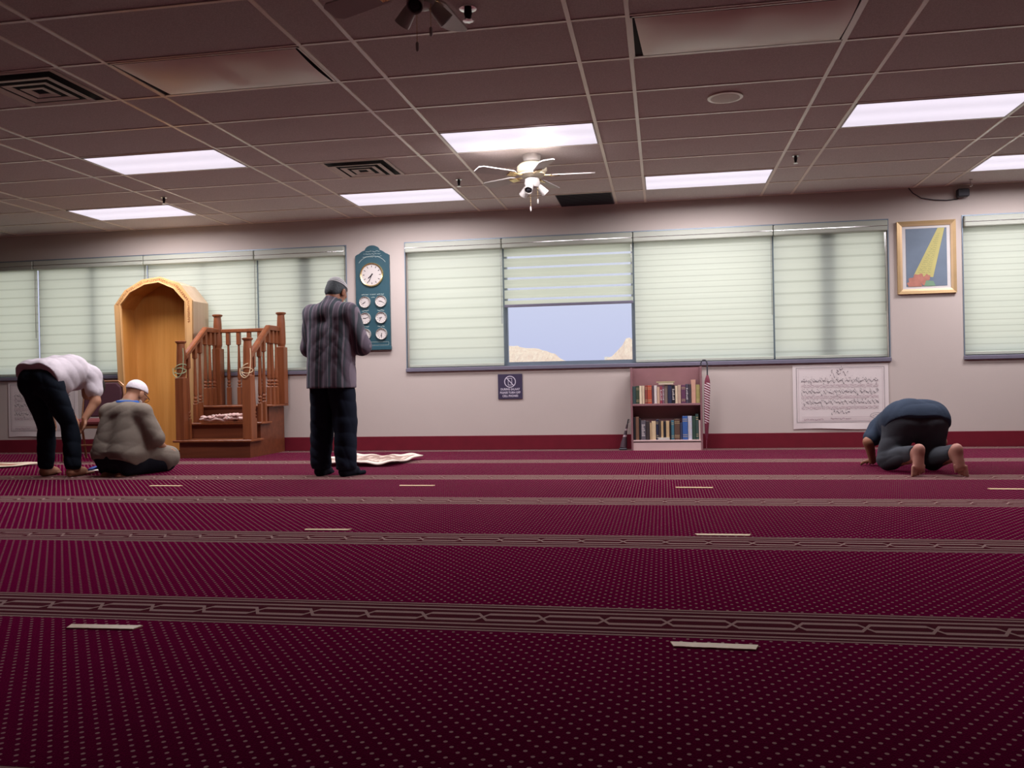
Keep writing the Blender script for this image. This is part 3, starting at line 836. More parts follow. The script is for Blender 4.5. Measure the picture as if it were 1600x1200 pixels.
for sx in (-5.085, -4.325):
    for yy_, zz_ in ((8.735, .194), (8.88, .367), (8.985, .367), (9.105, .549), (9.205, .549), (9.30, .549)):
        baluster(sx, yy_, zz_, railz(yy_) - .015)
    h = MB(); w = .032
    prof = [(8.655, 1.07), (9.10, 1.395), (9.36, 1.395)]
    vs = []
    for yy_, zz_ in prof: vs += [(sx - w, yy_, zz_ - .012), (sx + w, yy_, zz_ - .012), (sx + w, yy_, zz_ + .030), (sx + w * .6, yy_, zz_ + .042), (sx - w * .6, yy_, zz_ + .042), (sx - w, yy_, zz_ + .030)]
    fs = []
    for k in range(2):
        for i in range(6): fs.append((6 * k + i, 6 * k + (i + 1) % 6, 6 * k + 6 + (i + 1) % 6, 6 * k + 6 + i))
    fs += [tuple(range(5, -1, -1)), tuple(range(12, 18))]
    h.add(vs, fs).build('handrail', M['redoak'], mb_)
for bx_ in (-4.955, -4.825, -4.695, -4.565, -4.435): baluster(bx_, 9.395, .549, 1.385)
MB().box(-5.04, -4.345, 9.365, 9.425, 1.383, 1.425, .008).build('handrail', M['redoak'], mb_)
def rope(x, y, z, col, nm, label, ph, flip=1):
    pts_ = []
    for i in range(30):
        t_ = i / 29; a = 2 * PI * 1.6 * t_ + ph
        pts_.append((x + .062 * math.cos(a), y - .062 * abs(math.sin(a)) - .004, z - .10 * t_ + .02 * math.sin(a * 1.5)))
    pts2 = [(x + flip * .058, y - .058, z + .18), (x + flip * .062, y - .06, z + .08), (x + flip * .050, y - .066, z - .07), (x, y - .068, z - .13), (x - flip * .05, y - .066, z - .10), (x - flip * .064, y - .056, z - .03)]
    def smooth_path(P, n_=6):
        out = []
        for i in range(len(P) - 1):
            p0 = Vector(P[max(i - 1, 0)]); p1 = Vector(P[i]); p2 = Vector(P[i + 1]); p3 = Vector(P[min(i + 2, len(P) - 1)])
            for k in range(n_):
                t_ = k / n_
                out.append(.5 * ((2 * p1) + (p2 - p0) * t_ + (2 * p0 - 5 * p1 + 4 * p2 - p3) * t_ ** 2 + (3 * p1 - p0 - 3 * p2 + p3) * t_ ** 3))
        return out + [Vector(P[-1])]
    r_ = MB().tube(pts_, .0045, 6).tube(smooth_path(pts2), .0045, 6)
    tag(r_.build('cord', col), label, 'cord')
rope(-5.105, 8.635, 1.0, mat('green_cord', (.34, .44, .26), .8), 'g', 'greenish cord looped around the left front pulpit post', 0)
rope(-4.335, 8.635, .98, mat('cream_cord', (.74, .60, .38), .8), 'c', 'cream cord tied around the right front pulpit post', 1)
# folded cloth resting on the second tread
def sheet(nx, ny, fn): 
    vs = [fn(i / nx, j / ny) for i in range(nx + 1) for j in range(ny + 1)]
    fs = [(i * (ny + 1) + j, i * (ny + 1) + j + 1, (i + 1) * (ny + 1) + j + 1, (i + 1) * (ny + 1) + j) for i in range(nx) for j in range(ny)]
    return vs, fs
m, nt, b = newmat('patterned_pink_cloth'); v, x, y, z = coords(nt)
n = noise(nt, v, 30, 3); nt.links.new(mixc(nt, ((n - .5) * 8).clamp(0, 1), (.66, .42, .38), (.74, .62, .55)), b.inputs['Base Color']); b.inputs['Roughness'].default_value = .9
clt = MB()
for k, (xa, xb, zz, amp) in enumerate(((-5.0, -4.62, .402, .010), (-4.99, -4.66, .424, .008), (-4.86, -4.55, .444, .010), (-4.72, -4.46, .412, .010))):
    for s_ in (0,):
        vs, fs = sheet(16, 8, lambda a, c, k=k, xa=xa, xb=xb, zz=zz, amp=amp: (xa + (xb - xa) * a, 8.80 + .15 * c + .01 * math.sin(9 * a + k), zz + amp * math.sin(5 * a + k * 2) * math.sin(PI * c) + .008 * math.sin(14 * a * (k + 1) + c * 5) ))
        clt.add(vs, fs)
c = clt.build('folded_cloth', m, smooth=True)
sm = c.modifiers.new('t', 'SOLIDIFY'); sm.thickness = .022; sm.offset = 0
tag(c, 'folded pinkish patterned cloth lying on the pulpit step', 'cloth')

# ------------------------------------------------------------------ bookcase with books
BX0, BX1, BY0, BY1 = -.335, .405, 9.27, 9.46
bc = thing('bookcase', ((BX0 + BX1) / 2, 9.35, 0), 'low mahogany bookcase of two filled shelves under the window', 'bookcase')
MB().box(BX0, BX0 + .02, BY0, BY1, 0, .872, .002).build('side_panel', M['shelfwood'], bc)
MB().box(BX1 - .02, BX1, BY0, BY1, 0, .872, .002).build('side_panel', M['shelfwood'], bc)
MB().box(BX0 + .02, BX1 - .02, BY1 - .012, BY1, 0, .868).build('back_panel', M['shelfwood'], bc)
MB().box(BX0 + .02, BX1 - .02, BY0 + .002, BY1 - .012, .468, .490, .002).build('shelf', M['shelfwood'], bc)
MB().box(BX0 + .02, BX1 - .02, BY0 + .002, BY1 - .012, .092, .108, .002).build('shelf', M['toe'], bc)
MB().box(BX0 + .02, BX1 - .02, BY0 + .006, BY0 + .024, 0, .082).build('plinth', M['toe'], bc)
ordn = ['first', 'second', 'third', 'fourth', 'fifth', 'sixth', 'seventh', 'eighth', 'ninth', 'tenth', 'eleventh', 'twelfth', 'thirteenth', 'fourteenth', 'fifteenth', 'sixteenth', 'seventeenth', 'eighteenth', 'nineteenth', 'twentieth', 'twenty-first', 'twenty-second']
pagem = mat('book_pages', (.68, .58, .44), .8, var=.1, scale=60, stretch=(1, 1, .1))
bmats = {}
def bmat(col):
    if col not in bmats: bmats[col] = mat('book_cloth', col, .55, var=.12, scale=20)
    return bmats[col]
goldt = mat('spine_gilt', (.60, .48, .26), .4)
whit = mat('spine_white_band', (.62, .58, .56), .5)
def book(zx0, zx1, ztop, zbot, zshelf, col, cname, i, row, band=None):
    sc = .000887
    xa = BX0 + .022 + (zx0 - 208) * .000862; xb = BX0 + .022 + (zx1 - 208) * .000862 - .0012
    H = (zbot - ztop) * .00092; D = .115 + .02 * ((i * 7) % 5) / 5
    y0_ = BY0 + .02 + .012 * ((i * 5) % 4) / 4
    o = thing('book', ((xa + xb) / 2, y0_ + D / 2, zshelf), '%s book, %s from the left on the %s shelf of the bookcase' % (cname, ordn[i], row), 'book', 'books standing on the %s bookcase shelf' % row)
    c = MB(); t_ = .0022
    c.box(xa, xa + t_, y0_ + .003, y0_ + D, zshelf, zshelf + H); c.box(xb - t_, xb, y0_ + .003, y0_ + D, zshelf, zshelf + H)
    c.box(xa, xb, y0_, y0_ + .0045, zshelf, zshelf + H, .0012)
    c.build('cover', bmat(col), o)
    MB().box(xa + t_, xb - t_, y0_ + .0046, y0_ + D - .004, zshelf + .003, zshelf + H - .004).build('pages', pagem, o)
    if band:
        g_ = MB(); mm = .15 * (xb - xa)
        if band == 'text':
            for q_ in range(7): g_.box(xa + mm, xb - mm * (1 + q_ % 3), y0_ - .0006, y0_, zshelf + H * (.2 + .09 * q_), zshelf + H * (.25 + .09 * q_))
        else:
            for q_ in (.12, .2, .78, .86): g_.box(xa + .001, xb - .001, y0_ - .0006, y0_, zshelf + H * q_, zshelf + H * (q_ + .02))
        g_.build('spine_title', whit if band == 'text' else goldt, o)
CT, CG, CR, CN, CB = (.05, .09, .09), (.66, .54, .36), (.30, .05, .035), (.03, .035, .07), (.02, .02, .025)
row1 = [(208, 248, 408, CT, 'dark teal', None), (249, 288, 403, (.06, .08, .05), 'dark green', 'g'), (290, 319, 403, (.78, .68, .48), 'cream slim', None), (322, 354, 403, (.68, .54, .38), 'tan slim', None),
        (358, 387, 398, (.25, .06, .05), 'dark red', 'g'), (388, 440, 400, (.46, .09, .05), 'brick red thick', 'g'), (441, 466, 405, (.10, .06, .08), 'dark plum', None), (468, 503, 403, (.72, .66, .62), 'off-white', None),
        (505, 536, 420, (.58, .40, .28), 'tan-brown', None), (538, 566, 412, (.30, .06, .09), 'maroon', 'text'), (568, 590, 405, (.22, .12, .17), 'mauve', 'text'), (592, 631, 395, (.22, .17, .14), 'brown-grey', None),
        (633, 680, 398, CN, 'navy', None), (682, 718, 402, CB, 'black', 'text'), (722, 750, 410, (.72, .60, .42), 'cream cloth', None), (752, 790, 402, (.55, .40, .30), 'light brown', None),
        (794, 846, 402, (.13, .05, .10), 'dark purple', 'g'), (848, 880, 392, (.08, .07, .10), 'charcoal', 'text'), (882, 912, 395, (.06, .05, .06), 'black slim', None), (915, 968, 345, (.62, .36, .26), 'tall salmon', None), (970, 1018, 402, (.36, .32, .12), 'olive', 'g')]
for i, (a, c_, t_, col, nm, bd_) in enumerate(row1): book(a, c_, t_, 610, .4905, col, nm, i, 'upper', bd_)
row2 = [(212, 236, 775, CB, 'black narrow', None), (238, 277, 768, (.20, .11, .07), 'brown tall', None), (279, 299, 790, CB, 'black', None), (301, 360, 812, (.13, .12, .14), 'dark grey wide', 'text'), (362, 406, 820, (.05, .04, .04), 'near-black', None),
        (408, 430, 840, (.52, .38, .22), 'tan short', None), (431, 481, 820, (.66, .52, .32), 'cream-tan wide', None), (484, 515, 800, CN, 'navy', 'g'), (517, 541, 806, (.06, .05, .05), 'dark', None), (543, 572, 820, (.54, .38, .20), 'ochre', None),
        (574, 602, 822, CB, 'black slim', None), (604, 645, 820, (.60, .44, .24), 'light tan', None), (648, 664, 830, CB, 'thin black', None), (666, 701, 812, (.06, .17, .22), 'teal-blue', 'g'), (704, 770, 800, (.12, .07, .05), 'dark brown wide', 'g'),
        (773, 800, 840, (.05, .06, .11), 'dark blue', None), (802, 864, 766, (.05, .13, .38), 'bright blue wide', 'g'), (867, 915, 766, (.55, .58, .66), 'pale blue-white', 'text'), (918, 958, 770, (.04, .08, .06), 'dark green', None), (960, 993, 745, (.05, .09, .08), 'deep green tall', 'g'), (996, 1018, 815, (.70, .56, .50), 'pinkish white slim', None)]
for i, (a, c_, t_, col, nm, bd_) in enumerate(row2): book(a, c_, t_, 1035, .1085, col, nm, i, 'lower', bd_)
def flatbook(x0_, x1_, y0_, y1_, z0_, z1_, col, label):
    o = thing('book', ((x0_ + x1_) / 2, (y0_ + y1_) / 2, z0_), label, 'book')
    c = MB().box(x0_, x1_, y0_, y1_, z0_, z0_ + .002).box(x0_, x1_, y0_, y1_, z1_ - .002, z1_).box(x0_, x1_, y1_ - .003, y1_, z0_, z1_)
    c.build('cover', bmat(col), o)
    MB().box(x0_ + .003, x1_ - .003, y0_ + .002, y1_ - .003, z0_ + .002, z1_ - .002).build('pages', pagem, o)
flatbook(-.045, .115, 9.285, 9.41, .6907, .7115, (.26, .27, .16), 'olive book lying flat across the upper row of books')
flatbook(-.065, .125, 9.29, 9.40, .7120, .7215, (.60, .55, .28), 'thin yellowish booklet lying topmost on the upper row of books')
pb = MB()
for k in range(5): pb.box(-.062 + .006 * (k % 3), .065 - .008 * (k % 2), BY0 + .003 + .001 * k, BY0 + .019, .1085 + .005 * k, .1125 + .005 * k, T=None)
tag(pb.build('paper_stack', mat('loose_white_paper', (.78, .74, .66), .7)), 'small stack of loose white papers in front of the lower row of books', 'papers')

# umbrellas either side of the bookcase
um = thing('umbrella', (.45, 9.28, 0), 'closed long umbrella with burgundy and white stripes hanging on the right of the bookcase', 'umbrella')
m, nt, b = newmat('striped_umbrella_cloth'); v, x, y, z = coords(nt)
st_ = (z * 235.0 + x * 120.0).sin().gt(.25) * z.gt(.28) * z.lt(.70)
nt.links.new(mixc(nt, st_, (.17, .02, .045), (.72, .62, .64)), b.inputs['Base Color']); b.inputs['Roughness'].default_value = .6
cn = MB(); prof = [(.006, .10), (.015, .16), (.023, .30), (.028, .45), (.030, .62), (.026, .72), (.014, .765), (.008, .78)]
vs = []; n_ = 24
for r_, h in prof:
    for i in range(n_):
        a = 2 * PI * i / n_; rr = r_ * (1 + .12 * math.sin(6 * a + h * 9)); tx = .452 + (h - .45) * .03
        vs.append((tx + rr * math.cos(a), 9.28 + rr * math.sin(a), h))
fs = [(k * n_ + i, k * n_ + (i + 1) % n_, (k + 1) * n_ + (i + 1) % n_, (k + 1) * n_ + i) for k in range(len(prof) - 1) for i in range(n_)] + [tuple(range(n_ - 1, -1, -1)), tuple(range((len(prof) - 1) * n_, len(prof) * n_))]
cn.add(vs, fs).build('canopy', m, um, True)
hk_ = [(.4615, 9.28, .74), (.462, 9.28, .90)] + [(.462 - .032 + .032 * math.cos(a), 9.28, .90 + .038 * math.sin(a)) for a in np.linspace(0.2, PI * 1.0, 10)] + [(.398, 9.28, .885)]
MB().tube(hk_, .0075, 10).build('hooked_handle', M['slate'], um, True)
MB().tube([(.4415, 9.28, .10), (.44, 9.28, .0)], .004, 8).build('tip', M['chrome'], um)
gu = thing('folding_umbrella', (-.42, 9.35, 0), 'short dark folded umbrella with pale bands leaning left of the bookcase', 'umbrella')
m, nt, b = newmat('banded_dark_cloth'); v, x, y, z = coords(nt)
st_ = (z * 95.0).sin().gt(.6) * z.gt(.12)
nt.links.new(mixc(nt, st_, (.05, .025, .035), (.42, .32, .34)), b.inputs['Base Color']); b.inputs['Roughness'].default_value = .7
MB().tube([(-.425, 9.36, .02), (-.418, 9.37, .07), (-.408, 9.38, .13), (-.395, 9.395, .20), (-.38, 9.41, .27)], [.036, .034, .022, .014, .010], 14).build('canopy', m, gu, True)
MB().tube([(-.38, 9.41, .27), (-.368, 9.425, .325)], .007, 10).build('handle', M['black'], gu)
MB().tube([(-.372, 9.42, .31), (-.355, 9.42, .325), (-.352, 9.42, .30), (-.37, 9.415, .285)], .0025, 6).build('wrist_strap', M['slate'], gu)
MB().box(-.47, -.385, 9.32, 9.40, 0, .022, .008).build('base_cap', M['slate'], gu)

# ------------------------------------------------------------------ chair behind the bending man
ch = thing('banquet_chair', (-5.97, 8.35, 0), 'burgundy stacking chair with a dark padded back behind the bending man', 'chair')
cf = mat('chair_bronze_frame', (.34, .17, .09), .35, metal=.4)
cp = mat('dark_burgundy_fabric', (.050, .014, .022), .8)
seatm = mat('burgundy_seat_fabric', (.13, .028, .030), .8)
TC = Matrix.Translation((-5.985, 8.38, 0)) @ Matrix.Rotation(R(8), 4, 'Z')
def addT(mbx, name, m_): return mbx.build(name, m_, ch)
s_ = MB().box(-.22, .22, -.22, .20, .375, .445, .025, T=TC); addT(s_, 'seat', seatm)
addT(MB().box(-.215, .215, -.215, .195, .35, .375, .004, T=TC), 'seat_frame', cf)
bp = [(-.20, .46), (.20, .46), (.205, .70), (.19, .78), (.14, .825), (-.14, .825), (-.19, .78), (-.205, .70)]
vs = []
for dy_, sc_ in ((-.022, .95), (-.028, .90)): pass
def backpt(p, d, s=1.0):
    cz_ = .645; tilt = (p[1] - .46) * .22
    return TC @ Vector((p[0] * s, .19 + tilt + d, cz_ + (p[1] - cz_) * s))
vs = [backpt(p, -.03, .94) for p in bp] + [backpt(p, -.018, 1) for p in bp] + [backpt(p, .010, 1) for p in bp] + [backpt(p, .016, .96) for p in bp]
n_ = 8; fs = [tuple(range(n_ - 1, -1, -1)), tuple(range(3 * n_, 4 * n_))] + [(k * n_ + i, k * n_ + (i + 1) % n_, (k + 1) * n_ + (i + 1) % n_, (k + 1) * n_ + i) for k in range(3) for i in range(n_)]
addT(MB().add(vs, fs), 'backrest', cp)
pr = [(-.215, .30), (-.217, .46), (-.222, .70), (-.205, .795), (-.147, .843), (.147, .843), (.205, .795), (.222, .70), (.217, .46), (.215, .30)]
addT(MB().tube([backpt(p, 0) for p in pr], .011, 10), 'back_frame', cf)
for sx in (-1, 1):
    addT(MB().tube([TC @ Vector((sx * .20, -.20, .36)), TC @ Vector((sx * .205, -.225, .012))], .0125, 10), 'leg', cf)
    addT(MB().tube([TC @ Vector((sx * .215, .17, .36)), TC @ Vector((sx * .21, .24, .012))], .0125, 10), 'leg', cf)
addT(MB().tube([TC @ Vector((-.205, -.213, .18)), TC @ Vector((.205, -.213, .18))], .008, 8), 'stretcher', cf)

# ------------------------------------------------------------------ things lying on the carpet
def tape(xc, yc, L, ang, label, wd=.040):
    T = Matrix.Translation((xc, yc, 0)) @ Matrix.Rotation(R(ang), 4, 'Z')
    rnd = random.Random(int(xc * 100)); vs = []; n_ = 16
    for i in range(n_ + 1):
        a = i / n_ - .5; sk = rnd.uniform(-.0012, .0012)
        for j, yy_ in enumerate((-wd / 2, wd / 2)):
            e = .010 * (j if i == n_ else -j if i == 0 else 0)
            vs.append(T @ Vector((a * L + e, yy_ + sk, .0035)))
            vs.append(T @ Vector((a * L + e, yy_ + sk, .0002)))
    fs = []
    for i in range(n_):
        p = 4 * i; fs += [(p, p + 4, p + 6, p + 2), (p, p + 1, p + 5, p + 4), (p + 2, p + 6, p + 7, p + 3), (p + 1, p + 3, p + 7, p + 5)]
    fs += [(0, 2, 3, 1), (4 * n_, 4 * n_ + 1, 4 * n_ + 3, 4 * n_ + 2)]
    o = MB().add(vs, fs).build('floor_tape', M['tape'], loc=(xc, yc, 0))
    tag(o, label, 'tape', 'row-marking tape strips')
tape(-1.755, 2.485, .225, 2, 'beige tape strip on the dark carpet at lower left')
tape(.128, 2.487, .222, -1.5, 'beige tape strip at lower right, nearest and brightest of the strips', .042)
tape(-1.73, 4.285, .23, 2, 'beige tape strip in the left middle, just above a woven border')
tape(.270, 4.25, .24, 0, 'beige tape strip right of centre, just above a woven border')
tape(-1.795, 6.18, .25, 0, 'beige tape strip on red carpet right of the standing man')
tape(.20, 6.08, .235, -2, 'beige tape strip on red carpet in front of the bookcase')
tape(-3.79, 6.15, .25, 0, 'beige tape strip in front of the kneeling man')
tape(2.19, 6.02, .26, -4, 'beige tape strip at the right edge near the prostrating man')

def rug(corners, mt, label, name, cat, amp=.006, h=.008, nx=40, ny=14, seed=1):
    c0, c1, c2, c3 = [Vector((*c, 0)) for c in corners]
    rnd = random.Random(seed); ph = [rnd.uniform(0, 6) for _ in range(6)]
    def fn(a, c):
        p = (c0 * (1 - a) + c1 * a) * (1 - c) + (c3 * (1 - a) + c2 * a) * c
        z_ = h + amp * (1 + math.sin(9 * a + ph[0] + 3 * c) * math.sin(5 * c + ph[1])) + amp * .8 * (1 + math.sin(23 * a + 9 * c + ph[2])) * .5
        return (p.x + .008 * math.sin(14 * c + ph[3]), p.y + .012 * math.sin(11 * a + ph[4]), z_)
    vs, fs = sheet(nx, ny, fn)
    o = MB().add(vs, fs).build(name, mt, smooth=True, loc=(float((c0.x + c2.x) / 2), float((c0.y + c2.y) / 2), 0))
    sm = o.modifiers.new('t', 'SOLIDIFY'); sm.thickness = h * .9; sm.offset = -1
    # woven border follows the sheet: store generated uv
    uv = o.data.uv_layers.new(name='UVMap')
    for l in o.data.loops:
        i, j = divmod(l.vertex_index, ny + 1); uv.data[l.index].uv = (i / nx, j / ny)
    return tag(o, label, cat)
def rugmat(name, ground, border, motif, bw=.12, freq=9):
    m, nt, b = newmat(name); t = nt.nodes.new('ShaderNodeTexCoord'); s = nt.nodes.new('ShaderNodeSeparateXYZ'); nt.links.new(t.outputs['UV'], s.inputs[0])
    u_, v_ = N(nt, s.outputs[0]), N(nt, s.outputs[1])
    e = ((u_ - .5).abs().gt(.5 - bw * .45)).max((v_ - .5).abs().gt(.5 - bw))
    n = noise(nt, mapping(nt, t.outputs['UV'], (2.2, 1, 1)), freq, 3)
    f_ = ((n - .5) * 9).clamp(0, 1)
    nt.links.new(mixc(nt, e, mixc(nt, f_, ground, motif), border), b.inputs['Base Color']); b.inputs['Roughness'].default_value = .95
    return m
rug([(-3.22, 7.62), (-2.42, 7.58), (-2.36, 8.36), (-3.10, 8.40)], rugmat('cream_prayer_mat', (.30, .20, .16), (.72, .62, .54), (.62, .50, .42), .14, 6), 'rumpled cream and brown prayer mat on the carpet behind the standing man', 'prayer_mat', 'prayer mat', .016, .014)
rug([(-7.25, 7.30), (-6.40, 7.42), (-6.20, 7.92), (-7.35, 7.82)], rugmat('cream_edged_mat', (.33, .10, .07), (.76, .64, .48), (.45, .30, .18), .22, 5), 'cream-edged prayer mat at the left edge behind the bending man', 'prayer_mat', 'prayer mat', .006, .010)
rug([(-5.17, 7.12), (-4.90, 7.10), (-4.86, 7.36), (-5.10, 7.38)], mat('blue_cloth', (.03, .07, .32), .7, var=.3, scale=20), 'small folded blue cloth on the carpet between the bending and kneeling men', 'blue_cloth', 'cloth', .012, .014, 16, 10)
pp_ = MB().box(-5.32, -5.02, 7.26, 7.46, .004, .010, .002)
tag(pp_.build('white_leaflet', mat('leaflet_paper', (.74, .68, .62), .7)), 'white leaflet lying beside the small blue cloth', 'paper')

# ================================================================== people
def smin(a, b, k):
    if k <= 0: return np.minimum(a, b)
    h = np.maximum(k - np.abs(a - b), 0) / k
    return np.minimum(a, b) - h * h * k * .25
def V(*a): return np.array(a, float)
def sdf_prim(P, p):
    if p[0] == 'c':
        _, a, b, ra, rb, k = p
        ba = b - a; l2 = ba.dot(ba) + 1e-12
        t = np.clip(((P - a) @ ba) / l2, 0, 1)
        q = P - a - t[..., None] * ba
        return np.sqrt((q * q).sum(-1)) - (ra + (rb - ra) * t)
    _, c, r, Rm, k = p
    q = (P - c)
    if Rm is not None: q = q @ Rm
    k0 = np.sqrt(((q / r) ** 2).sum(-1)); k1 = np.sqrt(((q / (r * r)) ** 2).sum(-1)) + 1e-9
    return k0 * (k0 - 1) / k1
def bounds(p):
    if p[0] == 'c':
        r = max(p[3], p[4]); return np.minimum(p[1], p[2]) - r, np.maximum(p[1], p[2]) + r
    r = max(p[2]); return p[1] - r, p[1] + r
def C(a, b, ra, rb, k=.03): return ('c', np.array(a, float), np.array(b, float), ra, rb, k)
def E_(c, r, Rm=None, k=.02): return ('e', np.array(c, float), np.array(r, float), Rm, k)
def sdf_mesh(prims, vox, cuts=(), disp=None, grow=0.0):
    """smooth union of tapered capsules and ellipsoids, polygonised by surface nets"""
    lo = np.min([bounds(p)[0] for p in prims], 0) - 3 * vox - grow
    hi = np.max([bounds(p)[1] for p in prims], 0) + 3 * vox + grow
    n = np.ceil((hi - lo) / vox).astype(int) + 1
    D = np.full(n, 1.0)
    ax = [lo[i] + np.arange(n[i]) * vox for i in range(3)]
    for p in prims:
        k = p[-1]; mg = k + 3 * vox
        a, b = bounds(p); i0 = np.maximum(((a - mg - lo) / vox).astype(int), 0); i1 = np.minimum(((b + mg - lo) / vox).astype(int) + 2, n)
        G = np.stack(np.meshgrid(*[ax[i][i0[i]:i1[i]] for i in range(3)], indexing='ij'), -1)
        sl = tuple(slice(i0[i], i1[i]) for i in range(3))
        D[sl] = smin(D[sl], sdf_prim(G, p), k)
    D -= grow
    G = None
    if disp is not None or cuts:
        G = np.stack(np.meshgrid(*ax, indexing='ij'), -1)
        if disp is not None:
            near = np.abs(D) < .06
            D[near] += disp(G[near])
        for nrm, off in cuts: D = np.maximum(D, G @ np.array(nrm, float) - off)
    S = D < 0
    cs = S[:-1, :-1, :-1].astype(np.int8).copy(); cnt = np.zeros_like(cs)
    corners = [(i, j, k) for i in (0, 1) for j in (0, 1) for k in (0, 1)]
    N0, N1, N2 = n - 1
    for (i, j, k) in corners: cnt += S[i:i + N0, j:j + N1, k:k + N2]
    act = (cnt > 0) & (cnt < 8)
    idx = np.full(act.shape, -1); cells = np.argwhere(act); idx[act] = np.arange(len(cells))
    acc = np.zeros((len(cells), 3)); w = np.zeros(len(cells))
    edges = [(a, b) for a in corners for b in corners if sum(b) - sum(a) == 1 and all(y >= x for x, y in zip(a, b))]
    for a, b in edges:
        da = D[cells[:, 0] + a[0], cells[:, 1] + a[1], cells[:, 2] + a[2]]; db = D[cells[:, 0] + b[0], cells[:, 1] + b[1], cells[:, 2] + b[2]]
        cr = (da < 0) != (db < 0); t = np.where(cr, da / np.where(cr, da - db, 1), 0)
        pt = np.array(a) + t[:, None] * (np.array(b) - np.array(a))
        acc[cr] += pt[cr]; w += cr
    verts = lo + (cells + acc / w[:, None]) * vox
    faces = []
    for axis in range(3):
        u_, v_ = (axis + 1) % 3, (axis + 2) % 3
        sl0 = [slice(None)] * 3; sl1 = [slice(None)] * 3; sl0[axis] = slice(0, -1); sl1[axis] = slice(1, None)
        A, B = S[tuple(sl0)], S[tuple(sl1)]
        for flip in (0, 1):
            e = np.argwhere((A & ~B) if not flip else (~A & B))
            if len(e) == 0: continue
            e = e[(e[:, u_] > 0) & (e[:, v_] > 0) & (e[:, u_] < n[u_] - 1) & (e[:, v_] < n[v_] - 1)]
            q = []
            for du, dv in ((0, 0), (-1, 0), (-1, -1), (0, -1)):
                c = e.copy(); c[:, u_] += du; c[:, v_] += dv; q.append(idx[c[:, 0], c[:, 1], c[:, 2]])
            q = np.stack(q, 1)
            if flip: q = q[:, ::-1]
            faces.append(q)
    F_ = np.concatenate(faces); F_ = F_[(F_ >= 0).all(1)]
    return verts, F_
def sdf_obj(name, prims, vox, mts, parent=None, cuts=(), disp=None, grow=0.0, pick=None):
    v_, f_ = sdf_mesh(prims, vox, cuts, disp, grow)
    me = bpy.data.meshes.new(name); me.from_pydata(v_.tolist(), [], f_.tolist()); me.update()
    for q in (mts if isinstance(mts, (list, tuple)) else [mts]): me.materials.append(q)
    if pick is not None:
        c = v_[f_].mean(1); me.polygons.foreach_set('material_index', pick(c).astype(int).tolist())
    me.polygons.foreach_set('use_smooth', [True] * len(f_))
    o = bpy.data.objects.new(name, me); COL.objects.link(o)
    if parent is not None: o.parent = parent
    return o
def basis(fwd_, up_):
    f_ = V(*fwd_); f_ /= np.linalg.norm(f_); u_ = V(*up_); r_ = np.cross(f_, u_); r_ /= np.linalg.norm(r_); u_ = np.cross(r_, f_)
    return np.stack([r_, f_, u_], 1)
def head_prims(c, B, s=1.0):
    c = V(*c)
    L = lambda x, y, z: c + B @ (V(x, y, z) * s)
    P = [E_(L(0, -.012, .032), V(.076, .097, .088) * s, B, .02), E_(L(0, .028, -.035), V(.062, .068, .085) * s, B, .03),
         E_(L(0, .060, -.092), V(.034, .028, .024) * s, B, .03),
         C(L(0, .088, .004), L(0, .116, -.036), .009 * s, .013 * s, .012),
         E_(L(-.011, .106, -.042), V(.010, .010, .008) * s, B, .008), E_(L(.011, .106, -.042), V(.010, .010, .008) * s, B, .008),
         C(L(-.040, .076, .020), L(.040, .076, .020), .013 * s, .013 * s, .02),
         C(L(-.020, .092, -.066), L(.020, .092, -.066), .007 * s, .007 * s, .008), C(L(-.016, .090, -.078), L(.016, .090, -.078), .008 * s, .008 * s, .008),
         E_(L(-.079, -.005, -.012), V(.010, .024, .034) * s, B, .008), E_(L(.079, -.005, -.012), V(.010, .024, .034) * s, B, .008),
         E_(L(-.084, -.010, -.005), V(.006, .022, .028) * s, B, .005), E_(L(.084, -.010, -.005), V(.006, .022, .028) * s, B, .005)]
    return P, L
def hand_prims(w, d, nrm, side, curl=.5, s=1.0):
    """w wrist, d direction of the fingers, nrm back-of-hand normal, side +1: thumb towards +cross"""
    w = V(*w); d = V(*d); d /= np.linalg.norm(d); nrm = V(*nrm); nrm -= d * nrm.dot(d); nrm /= np.linalg.norm(nrm)
    t = np.cross(nrm, d) * side
    P = []
    lens = (.070, .080, .074, .058)
    for i, L in enumerate(lens):
        off = (1.5 - i) * .0205
        root = w + d * (.088 - .004 * abs(i - 1.2)) * s + t * off * s
        P.append(C(w + t * off * .55 * s + d * .01, root, .014 * s, .012 * s, .012))
        p = root; a = curl * .5 + .06 * i
        dirr = d + t * (1.5 - i) * .05
        for seg, fr in enumerate((.45, .31, .24)):
            dd = dirr * math.cos(a) - nrm * math.sin(a); dd /= np.linalg.norm(dd)
            q = p + dd * L * fr * s; r0 = (.0092 - .0009 * seg) * s
            P.append(C(p, q, r0, r0 - .0008, .003)); p = q; a += curl * .75
    th0 = w + d * .022 * s + t * .028 * s
    th1 = th0 + (d * .55 + t * .75 - nrm * .2) * .038 * s
    th2 = th1 + (d * .85 + t * .35 - nrm * .25) * .034 * s; th3 = th2 + (d * .95 + t * .1 - nrm * .3) * .026 * s
    P += [C(th0, th1, .015 * s, .012 * s, .010), C(th1, th2, .0115 * s, .0105 * s, .004), C(th2, th3, .0105 * s, .0085 * s, .003)]
    return P
